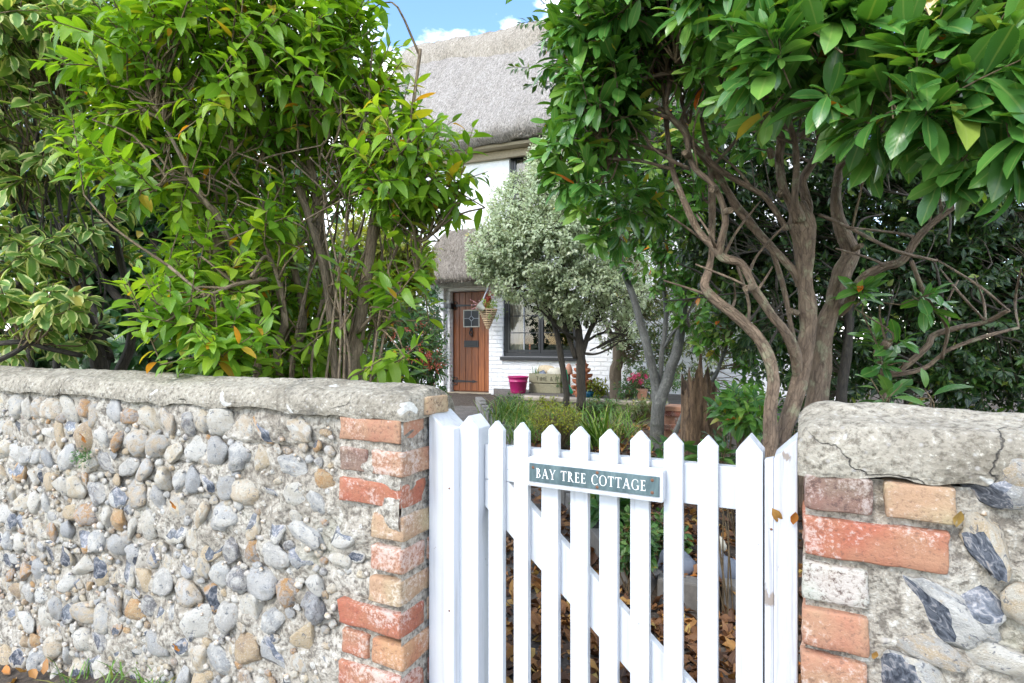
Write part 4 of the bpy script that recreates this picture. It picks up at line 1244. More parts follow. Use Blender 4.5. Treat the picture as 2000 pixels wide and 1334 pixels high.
# terrace in front of the house behind a low retaining wall
def lowwall(name, label, cat, px0, px1, zc0, zc1, top, h, mat, th=0.22, brick=False):
    a, b = at(px0, 780, zc0)[:2], at(px1, 790, zc1)[:2]
    d = b - a; ln = np.linalg.norm(d)
    o = empty(name, (a[0], a[1], top - h), label, cat, rz=math.atan2(d[1], d[0]))
    mb = MB(); mb.box((0, 0.02, -0.4), (ln, th - .02, h - 0.05)); mb.build('core', M[mat], o, bevel=.01)
    n = max(2, int(ln / 0.34))
    for i in range(n):
        mb = MB(); mb.box((i * ln / n + .004, -.02, h - .049), ((i + 1) * ln / n - .004, th, h + random.uniform(-.003, .003))); mb.build('capstone', M[mat], o, bevel=.01)
    if brick:
        for r in range(int((h + .1) / .075)):
            for c in range(int(ln / .225)):
                mb = MB(); x = c * .225 + (.11 if r % 2 else 0)
                if x + .2 > ln: continue
                mb.box((x + .004, -.008, -.1 + r * .075), (x + .219, .03, -.1 + r * .075 + .064)); mb.build('brick', M['brick_sooty'], o, bevel=.006).color = (*BRICK_TONES[random.choice(('red', 'deep', 'soot'))], 1)
    return o
lowwall('retaining_wall', 'low pale stone retaining wall across the bed below the house', 'wall', 1012, 1300, 8.3, 7.4, 0.5, 0.3, 'kerb_pale')
lowwall('retaining_wall', 'low mossy red brick wall beside the broken tree stump', 'wall', 1296, 1420, 5.9, 5.6, 0.63, 0.45, 'terracotta_pale', brick=True)
mb = MB(); mb.box((-.22, -.12, -.1), (.22, .12, .34)); o = mb.build('concrete_block', M['concrete_block'], None, bevel=.02)
o.location = (*at(1460, 860, 5.1)[:2], 0.3); o.rotation_euler = (0, 0, .1); tag(o, 'pinkish grey concrete block standing right of the stump', 'block')
tv = [at(1005, 780, 8.36), at(1500, 780, 6.9), hw(5.9, -.02, 0), hw(dx1 + 0.1, -.02, 0)]
mb = MB(); mb.add([(p[0], p[1], 0.43) for p in tv] + [(p[0], p[1], 0.0) for p in tv], [(0, 1, 2, 3), (0, 4, 5, 1), (1, 5, 6, 2), (2, 6, 7, 3), (3, 7, 4, 0)])
tag(mb.build('terrace', M['path_grit']), kind='structure')
# ---------------------------------------------------------------- leaves
def leaf_template(width=0.4, a=0.7, b=0.8, fold=0.18, curl=0.25, nseg=5, twist=0.0, wavy=0.0):
    us = np.linspace(0, 1, nseg + 1) ** 0.9
    V, A, Fc = [], [], []
    wmax = max(u ** a * (1 - u) ** b for u in np.linspace(0.01, 0.99, 99))
    rows = []
    for i, u in enumerate(us):
        w = 0.5 * width * (u ** a * (1 - u) ** b / wmax if 0 < u < 1 else 0)
        zc = -curl * u * u
        y = u * (1 - 0.12 * curl * u)
        if w == 0:
            rows.append([len(V)]); V.append((0, y, zc)); A.append((0, u, 0))
        else:
            r = []
            for sgn in (-1, 0, 1):
                tw = twist * (u - .4) * sgn * w
                r.append(len(V)); V.append((sgn * w, y, zc + abs(sgn) * w * fold * 2 + tw + wavy * w * math.sin(u * 11 + sgn))); A.append((sgn, u, 0))
            rows.append(r)
    for p, q in zip(rows[:-1], rows[1:]):
        if len(p) == 1 and len(q) == 3: Fc += [(p[0], q[1], q[0]), (p[0], q[2], q[1])]
        elif len(p) == 3 and len(q) == 1: Fc += [(p[0], p[1], q[0]), (p[1], p[2], q[0])]
        elif len(p) == 3: Fc += [(p[0], p[1], q[1], q[0]), (p[1], p[2], q[2], q[1])]
    return np.array(V), np.array(A, float), Fc
def frames(D, N):
    D = unit(D); N = unit(N - D * np.sum(D * N, 1, keepdims=True))
    return np.cross(D, N), D, N
def set_lf(me, A):
    at_ = me.attributes.new('lf', 'FLOAT_VECTOR', 'POINT')
    at_.data.foreach_set('vector', np.asarray(A, np.float32).ravel())
def raw_mesh(name, V, loops, starts, totals, mat):
    me = bpy.data.meshes.new(name)
    me.vertices.add(len(V)); me.vertices.foreach_set('co', np.asarray(V, np.float32).ravel())
    me.loops.add(len(loops)); me.loops.foreach_set('vertex_index', np.asarray(loops, np.int32))
    me.polygons.add(len(starts)); me.polygons.foreach_set('loop_start', np.asarray(starts, np.int32)); me.polygons.foreach_set('loop_total', np.asarray(totals, np.int32))
    me.polygons.foreach_set('use_smooth', np.ones(len(starts), bool))
    me.materials.append(mat)
    me.update(calc_edges=True)
    return me
def batch_mesh(name, P, D, N, S, R, tmpls, mat):
    VV, AA, LL, TT = [], [], [], []
    off = 0
    k = np.arange(len(P)) % len(tmpls)
    for j, (tv, ta, tf) in enumerate(tmpls):
        m = k == j
        if not m.any(): continue
        X, Y, Z = frames(D[m], N[m])
        s = S[m][:, None, None]
        V = P[m][:, None, :] + s * (tv[None, :, 0:1] * X[:, None] + tv[None, :, 1:2] * Y[:, None] + tv[None, :, 2:3] * Z[:, None])
        A = np.repeat(ta[None], m.sum(), 0).copy(); A[:, :, 2] = R[m][:, None]
        n = m.sum()
        lp = np.concatenate([np.array(f) for f in tf]); tt = np.array([len(f) for f in tf])
        LL.append((lp[None] + off + np.arange(n)[:, None] * len(tv)).ravel()); TT.append(np.tile(tt, n))
        VV.append(V.reshape(-1, 3)); AA.append(A.reshape(-1, 3)); off += n * len(tv)
    V, A, Lp, T = map(np.concatenate, (VV, AA, LL, TT))
    me = raw_mesh(name, V, Lp, np.concatenate([[0], np.cumsum(T)[:-1]]), T, mat)
    set_lf(me, A)
    return me
def leaves(root, P, D, N, S, R, tmpls, mat, n_obj=0, part='crown', leaf='leaf', stuff_kind=True):
    """the leaves that show largest become objects of their own, the rest one part"""
    loc = np.array(root.location)
    sel = np.zeros(len(P), bool)
    if n_obj:
        mid = P + unit(D) * S[:, None] * .5
        x, y, z = project(mid)
        px = S * F / np.maximum(z, .1)
        ok = (z > .3) & (x > 0) & (x < 2000) & (y > 0) & (y < 1334) & (px > 9)
        cell = {}
        for i in np.where(ok)[0]:
            key = (int(x[i] // 14), int(y[i] // 14))
            if key not in cell or z[i] < z[cell[key]]: cell[key] = i
        cand = sorted(cell.values(), key=lambda i: -px[i])[:n_obj]
        sel[cand] = True
        nb = 12
        cache = {}
        X, Y, Z = frames(D, N)
        for c, i in enumerate(cand):
            b = min(nb - 1, int(R[i] * nb)); k = i % len(tmpls)
            if (k, b) not in cache:
                tv, ta, tf = tmpls[k]
                lp = np.concatenate([np.array(f) for f in tf]); tt = np.array([len(f) for f in tf])
                me = raw_mesh(leaf, tv, lp, np.concatenate([[0], np.cumsum(tt)[:-1]]), tt, M[mat])
                A = ta.copy(); A[:, 2] = (b + .5 + .4 * (random.random() - .5)) / nb if b < nb - 1 else random.uniform(.93, .99)
                set_lf(me, A); cache[(k, b)] = me
            o = bpy.data.objects.new(leaf, cache[(k, b)])
            o.parent = root
            p = P[i] - loc; s = S[i]
            o.matrix_local = Matrix(((X[i][0] * s, Y[i][0] * s, Z[i][0] * s, p[0]), (X[i][1] * s, Y[i][1] * s, Z[i][1] * s, p[1]), (X[i][2] * s, Y[i][2] * s, Z[i][2] * s, p[2]), (0, 0, 0, 1)))
            C.objects.link(o)
    m = ~sel
    if m.any():
        o = add(part, batch_mesh(part, P[m] - loc, D[m], N[m], S[m], R[m], tmpls, M[mat]), root)
        if stuff_kind: o['kind'] = 'stuff'
        return o
def blob_points(blobs, R):
    """blobs: (px, py, z, rx px, ry px, rz m, n, shell)"""
    P, O = [], []
    for px, py, z, rx, ry, rzm, n, sh in blobs:
        v = unit(R.normal(0, 1, (n, 3))); r = R.uniform(0, 1, n) ** (1 / 3 * (1 - sh))
        v = v * r[:, None]
        c = at(px, py, z)
        P.append(c + v[:, 0:1] * rx * z / F * RT + v[:, 1:2] * rzm * FW + v[:, 2:3] * ry * z / F * UP)
        O.append(unit(v[:, 0:1] * RT + v[:, 1:2] * FW * .8 + v[:, 2:3] * UP))
    return np.vstack(P), np.vstack(O)
def sprigs(P, O, R, length, nl, leaf, up=0.5, droop=0.35, ang=60, opposite=True, whorl=False, face=1.0, rj=0.5, lj=.25):
    """leafy shoots ending at P, pointing along O; returns leaf arrays and twig lines"""
    n = len(P)
    A = unit(O + np.array([0, 0, up]) + R.normal(0, rj, (n, 3)))
    Lg = length * R.uniform(.65, 1.25, n)
    base = P - A * Lg[:, None] * .6
    ux = unit(np.cross(A, R.normal(0, 1, (n, 3)))); uy = np.cross(A, ux)
    LP, LD, LN, LS, LR = [], [], [], [], []
    tone = R.uniform(0, 1, n)
    for i in range(nl):
        t = (i // 2 * 2 + .5) / nl if opposite else (i + .5) / nl
        if whorl: t = 0.45 + .55 * t
        az = (i % 2) * math.pi + (i // 2) * (math.pi / 2 if opposite else 0) if opposite else i * 2.4
        az = az + R.normal(0, .3, n)
        an = np.radians(ang * (1.1 - .55 * t) + R.normal(0, 12, n))
        rad = np.cos(az)[:, None] * ux + np.sin(az)[:, None] * uy
        bend = A.copy(); bend[:, 2] -= droop * .5 * t
        d = unit(bend) * np.cos(an)[:, None] + rad * np.sin(an)[:, None]
        d[:, 2] -= droop * R.uniform(.4, 1.3, n)
        p = base + A * (Lg * t)[:, None]; p[:, 2] -= droop * .25 * Lg * t * t
        nrm = np.array([0, 0, face]) + .35 * A - .25 * FW + R.normal(0, .33, (n, 3))
        LP.append(p + unit(d) * .006); LD.append(d); LN.append(nrm)
        LS.append(leaf * R.uniform(1 - lj, 1 + lj, n) * (0.75 + .45 * math.sin(math.pi * min(1, t + .15))))
        LR.append(np.clip(.62 * tone + .38 * R.uniform(0, 1, n), 0, .93))
    Rr = np.concatenate(LR)
    m = R.uniform(0, 1, len(Rr)) < .022
    Rr[m] = R.uniform(.95, 1.0, m.sum())
    tips = [np.array([base[i], base[i] + A[i] * Lg[i] * .5, base[i] + A[i] * Lg[i] - np.array([0, 0, droop * .2 * Lg[i]])]) for i in range(n)]
    return (np.vstack(LP), np.vstack(LD), np.vstack(LN), np.concatenate(LS), Rr), tips, base
def twig_mesh(root, tips, base, nodes, mat, name='twigs', r=0.0022, maxd=1.0, keep=1.0, R=None):
    mb = MB(); nodes = np.asarray(nodes)
    loc = np.array(root.location)
    for i, tp in enumerate(tips):
        mb.tube(tp - loc, [r, r * .85, r * .5], 4, cap=False)
        if R is not None and R.uniform() > keep: continue
        d = np.linalg.norm(nodes - base[i] + np.array([0, 0, .12]), axis=1)
        j = np.argmin(d + (R.uniform(0, .15, len(d)) if R is not None else 0))
        if d[j] > maxd: continue
        a, b = nodes[j], base[i]
        mid = (a + b) / 2 + np.array([0, 0, .06 * np.linalg.norm(b - a)]) + (R.normal(0, .03, 3) if R is not None else 0)
        mb.tube(catmull([a, mid, b], 3) - loc, np.linspace(r * 1.9, r, 7), 4, cap=False)
    o = mb.build(name, M[mat], root, smooth=True)
    o['kind'] = 'stuff'
    return o
def limbs(root, specs, mat, first='trunk', rest='branch', n=9, jit=0.18):
    """specs: lists of (px,py,z,radius px); each limb a part; returns points along the limbs"""
    nodes = []; loc = np.array(root.location)
    for k, sp in enumerate(specs):
        pts = np.array([at(a, b, z) for a, b, z, r in sp]); rad = np.array([r * z / F for a, b, z, r in sp])
        c = catmull(pts, 6); rr = np.interp(np.linspace(0, 1, len(c)), np.linspace(0, 1, len(rad)), rad)
        c[1:-1] += (np.stack([vnoise(c, 6, 3 + k), vnoise(c, 6, 13 + k), vnoise(c, 6, 23 + k)], 1) * rr[:, None] * .35)[1:-1]
        mb = MB(); mb.tube(c - loc, rr, n, jit=jit, seed=k)
        mb.build(first if k == 0 else rest, M[mat], root, smooth=True)
        nodes.append(c[len(c) // 3:])
    return np.vstack(nodes)

T_SHRUB = [leaf_template(.36, .75, .95, f, c, 5, tw) for f, c, tw in ((.12, .18, .2), (.2, .35, -.3), (.08, .08, .3), (.16, .5, 0))]
T_BAY = [leaf_template(.37, .85, .6, f, c, 5, tw, wv) for f, c, tw, wv in ((.12, .1, .2, .05), (.2, .25, -.2, 0), (.08, .02, .15, .08), (.15, .35, 0, 0))]
T_VAR = [leaf_template(.5, .75, .8, f, c, 4, tw) for f, c, tw in ((.15, .2, .2), (.2, .4, -.2), (.1, .1, 0))]
T_IVY = [leaf_template(.8, .45, .9, .1, .2, 3, .1), leaf_template(.7, .5, 1.0, .18, .3, 3, -.1)]
T_SMALL = [leaf_template(.46, .6, .7, .15, .2, 2, 0), leaf_template(.42, .7, .7, .1, .35, 2, 0)]
T_HEDGE = [leaf_template(.44, .7, .8, .15, .2, 3, .2), leaf_template(.4, .7, .8, .1, .35, 3, -.2)]
T_FALL = [leaf_template(.45, .7, .8, .25, -.5, 4, .6, .3), leaf_template(.5, .7, .9, .4, -.25, 4, -.8, .4), leaf_template(.42, .8, .7, .15, .3, 4, .9, .2), leaf_template(.5, .7, .7, .5, .6, 4, .5, .3)]

# ---------------------------------------------------------------- bright green shrub behind the long wall
R = np.random.default_rng(21)
sh = empty('leafy_shrub', at(660, 745, 2.45) * np.array([1, 1, 0]) + np.array([0, 0, .05]), 'tall bright green shrub with many upright stems spilling over the long flint wall', 'shrub')
g0 = 2.45
specs = [
    [(690, 900, 2.45, 20), (688, 739, 2.45, 19), (690, 690, 2.45, 19), (702, 624, 2.42, 12), (713, 552, 2.4, 11), (724, 480, 2.38, 10), (732, 419, 2.36, 10), (736, 390, 2.35, 8), (760, 300, 2.3, 5), (790, 220, 2.3, 3)],
    [(688, 690, 2.46, 10), (666, 635, 2.47, 10), (648, 566, 2.45, 10), (634, 516, 2.45, 9), (623, 444, 2.43, 9), (618, 390, 2.42, 9), (612, 340, 2.4, 8), (590, 230, 2.35, 5), (570, 110, 2.3, 3)],
    [(662, 860, 2.35, 9), (655, 739, 2.35, 8), (648, 660, 2.36, 8), (637, 552, 2.37, 8), (619, 473, 2.38, 8), (601, 419, 2.38, 8), (582, 366, 2.38, 9)],
    [(548, 860, 2.5, 9), (547, 731, 2.5, 8), (541, 678, 2.5, 8), (556, 624, 2.5, 7), (545, 552, 2.5, 8), (550, 480, 2.5, 8), (544, 372, 2.48, 7), (544, 300, 2.45, 6), (520, 180, 2.4, 4), (500, 60, 2.35, 3)],
    [(560, 860, 2.6, 8), (562, 728, 2.6, 7), (592, 642, 2.6, 7), (587, 588, 2.6, 6), (573, 516, 2.6, 7), (556, 451, 2.6, 6), (530, 330, 2.6, 5), (470, 200, 2.5, 3)],
    [(505, 800, 2.45, 8), (497, 545, 2.3, 7), (454, 480, 2.25, 6), (422, 419, 2.2, 6), (400, 390, 2.15, 5), (340, 280, 2.1, 4), (300, 200, 2.1, 2)],
    [(470, 800, 2.7, 14), (435, 554, 2.7, 13), (420, 455, 2.65, 13), (392, 410, 2.6, 11), (360, 300, 2.5, 8), (330, 150, 2.5, 5)],
    [(612, 345, 2.4, 5), (568, 294, 2.35, 4), (541, 255, 2.3, 3), (500, 190, 2.3, 2)],
    [(619, 400, 2.42, 4), (670, 324, 2.35, 4), (688, 297, 2.3, 3), (720, 200, 2.25, 2)],
    [(640, 402, 2.42, 5), (721, 330, 2.3, 5), (781, 288, 2.22, 4), (840, 240, 2.2, 2)],
    [(800, 250, 2.25, 4), (812, 170, 2.25, 3.5), (821, 96, 2.25, 3)],
    [(560, 640, 2.3, 4), (548, 560, 2.25, 4), (520, 500, 2.2, 3), (490, 540, 2.1, 2.5)],
    [(520, 545, 2.2, 4), (460, 556, 2.1, 4), (400, 572, 2.0, 3), (330, 520, 2.0, 3.5)],
    [(700, 650, 2.4, 4), (740, 600, 2.3, 3), (790, 540, 2.25, 2.5), (815, 525, 2.2, 2)],
    [(410, 860, 2.4, 5), (412, 700, 2.4, 5), (430, 620, 2.4, 4), (470, 540, 2.35, 3)],
    [(738, 395, 2.36, 5), (760, 430, 2.3, 4), (820, 470, 2.25, 3), (860, 440, 2.2, 2)],
]
for k in range(24):
    a, z0 = R.uniform(440, 740), R.uniform(2.3, 2.9)
    b = a + R.uniform(-90, 110) + (a - 600) * .25
    specs.append([(a, 790, z0, 2.8), (a + R.uniform(-14, 14), 690, z0, 2.5), (a + (b - a) * .5 + R.uniform(-16, 16), 540, z0, 2.2), (b, 400, z0, 1.9), (b + R.uniform(-50, 50), 230, z0 - .1, 1.4)])
for k in range(16):
    a, b = R.uniform(420, 760), R.uniform(360, 560)
    specs.append([(a, b, 2.35, 2.4), (a + R.uniform(-50, 50), b - 50, 2.25, 2), (a + R.uniform(-130, 130), b - R.uniform(80, 130), 2.15, 1.4)])
nodes = limbs(sh, specs, 'bark_tan', 'trunk', 'stem', 7, .12)
blobs = [(430, 120, 2.3, 270, 190, .45, 150, .4), (610, 130, 2.35, 150, 150, .4, 80, .4), (330, 330, 2.25, 130, 110, .35, 34, .4), (560, 330, 2.5, 190, 80, .3, 34, .3),
         (780, 300, 2.25, 95, 115, .32, 60, .4), (800, 372, 2.25, 80, 52, .26, 24, .4), (680, 200, 2.3, 95, 100, .35, 34, .4), (240, 170, 2.2, 70, 110, .2, 16, .3),
         (400, 540, 2.25, 110, 90, .22, 24, .4), (430, 670, 2.0, 80, 60, .15, 30, .4), (350, 600, 2.0, 70, 45, .14, 14, .4), (560, 650, 2.75, 100, 80, .2, 18, .3), (600, 725, 2.6, 90, 30, .15, 9, .3), (780, 545, 2.2, 50, 30, .12, 7, .4),
         (520, 500, 2.7, 150, 80, .2, 16, .3), (640, 540, 2.65, 80, 60, .15, 8, .3), (770, 700, 2.2, 70, 22, .1, 5, .4), (480, 5, 2.3, 240, 70, .4, 56, .3), (705, 30, 2.3, 30, 40, .12, 6, .3), (890, 340, 2.3, 40, 70, .12, 8, .3), (560, 540, 2.95, 120, 150, .2, 46, .2), (620, 570, 2.3, 110, 120, .2, 7, .2), (600, 640, 2.75, 120, 80, .2, 20, .2), (520, 420, 2.2, 90, 60, .15, 10, .2), (720, 620, 2.5, 50, 90, .2, 12, .2), (590, 700, 2.55, 130, 36, .15, 16, .2), (470, 600, 2.5, 90, 90, .15, 12, .2), (420, 480, 2.9, 160, 120, .2, 40, .2), (330, 260, 2.5, 150, 120, .3, 40, .3), (480, 60, 2.2, 260, 80, .3, 50, .3)]
blobs = [(*b[:6], max(3, int(b[6] * .84)), b[7]) for b in blobs]
P, O = blob_points(blobs, R)
arr, tips, base = sprigs(P, O, R, .27, 16, .076, up=.95, droop=.36, ang=62, rj=.4, lj=.38)
leaves(sh, *arr, T_SHRUB, 'leaf_bright', 300)
twig_mesh(sh, tips, base, nodes, 'twig', R=R, keep=.8, maxd=.34, r=.0028)

# variegated shrub at the far left
R = np.random.default_rng(22)
vs_ = empty('variegated_shrub', at(60, 745, 2.9) * np.array([1, 1, 0]), 'cream edged variegated shrub above the left end of the flint wall', 'shrub')
specs = [[(215, 900, 2.9, 16), (190, 690, 2.85, 14), (150, 640, 2.8, 12), (100, 590, 2.7, 10), (0, 555, 2.6, 9), (-120, 520, 2.5, 7)],
         [(215, 700, 2.9, 9), (185, 640, 2.9, 8), (150, 560, 2.9, 7), (100, 420, 2.8, 5), (70, 250, 2.7, 4), (60, 120, 2.6, 3)],
         [(160, 695, 2.6, 5), (90, 680, 2.5, 5), (40, 668, 2.45, 5), (-60, 680, 2.4, 5)], [(60, 668, 2.45, 4), (25, 690, 2.4, 5), (-40, 720, 2.3, 5)],
         [(230, 740, 2.95, 10), (260, 640, 2.95, 8), (230, 480, 2.9, 6), (180, 300, 2.8, 5), (200, 120, 2.7, 3)],
         [(30, 860, 2.8, 6), (20, 700, 2.8, 5), (40, 500, 2.75, 5), (10, 300, 2.7, 4), (20, 60, 2.6, 3)]]
for k in range(16):
    a, b = R.uniform(0, 200), R.uniform(430, 660)
    specs.append([(a, b, 2.7, 2.2), (a + R.uniform(-40, 10), b - 90, 2.65, 1.8), (a + R.uniform(-90, 20), b - R.uniform(150, 240), 2.6, 1.2)])
nodes = limbs(vs_, specs, 'bark_dark', 'trunk', 'stem', 6, .15)
blobs = [(60, 40, 2.3, 150, 60, .2, 40, .3), (90, 60, 2.6, 170, 110, .4, 100, .3), (60, 230, 2.6, 120, 110, .35, 44, .4), (200, 40, 2.7, 150, 90, .4, 60, .3), (60, 480, 2.6, 110, 60, .3, 26, .4), (40, 560, 2.5, 90, 60, .25, 18, .4), (140, 590, 2.5, 70, 45, .2, 8, .4), (60, 650, 2.6, 120, 40, .3, 16, .3), (160, 420, 2.8, 80, 90, .3, 18, .3), (-60, 150, 2.6, 120, 250, .4, 60, .3), (70, 350, 2.7, 90, 60, .25, 14, .3)]
P, O = blob_points(blobs, R)
arr, tips, base = sprigs(P, O, R, .16, 10, .082, up=.4, droop=.35, ang=62)
leaves(vs_, *arr, T_VAR, 'leaf_varieg', 300)
twig_mesh(vs_, tips, base, nodes, 'twig', R=R, keep=.8)

# dark ivy hedge filling the back on the left
R = np.random.default_rng(23)
ih = empty('ivy_hedge', at(200, 745, 3.8) * np.array([1, 1, 0]) + np.array([0, 0, .05]), 'dark ivy covered hedge standing behind the left shrubs', 'hedge')
specs = [[(300, 1000, 3.9, 20), (290, 690, 3.9, 17), (310, 500, 3.9, 13), (260, 250, 3.9, 10), (280, 0, 3.9, 6)], [(190, 1000, 3.6, 16), (210, 700, 3.6, 13), (160, 560, 3.6, 12), (130, 470, 3.6, 10), (60, 300, 3.7, 6)],
         [(280, 700, 3.7, 9), (330, 640, 3.7, 9), (250, 600, 3.7, 9), (180, 520, 3.7, 7)], [(40, 1000, 3.8, 9), (60, 700, 3.8, 8), (40, 500, 3.8, 6), (90, 250, 3.8, 5)], [(370, 1000, 3.9, 9), (380, 650, 3.9, 8), (360, 430, 3.9, 6), (420, 150, 3.9, 4)], [(120, 1000, 3.8, 7), (110, 660, 3.8, 6), (150, 430, 3.8, 5)]]
nodes = limbs(ih, specs, 'bark_dark', 'trunk', 'stem', 7, .15)
blobs = [(150, 300, 4.0, 330, 260, .6, 340, .1), (330, 450, 4.0, 200, 270, .5, 270, .1), (40, 600, 4.0, 260, 120, .5, 150, .1), (300, 660, 3.9, 160, 90, .4, 80, .1), (-180, 350, 4.0, 200, 380, .5, 110, .1), (500, 430, 4.2, 160, 300, .5, 190, .1), (520, 580, 4.4, 120, 170, .4, 140, .1), (240, 480, 4.2, 200, 130, .3, 110, .1), (240, 60, 4.0, 300, 150, .5, 150, .1), (150, 830, 3.9, 360, 110, .4, 130, .1), (-420, 350, 4.0, 200, 380, .5, 130, .1), (-420, 820, 3.9, 220, 120, .4, 70, .1)]
P, O = blob_points(blobs, R)
arr, tips, base = sprigs(P, O - FW * .6, R, .2, 9, .085, up=.1, droop=.5, ang=70, face=.5)
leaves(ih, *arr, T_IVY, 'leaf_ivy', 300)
twig_mesh(ih, tips, base, nodes, 'twig_dark', R=R, keep=.6)

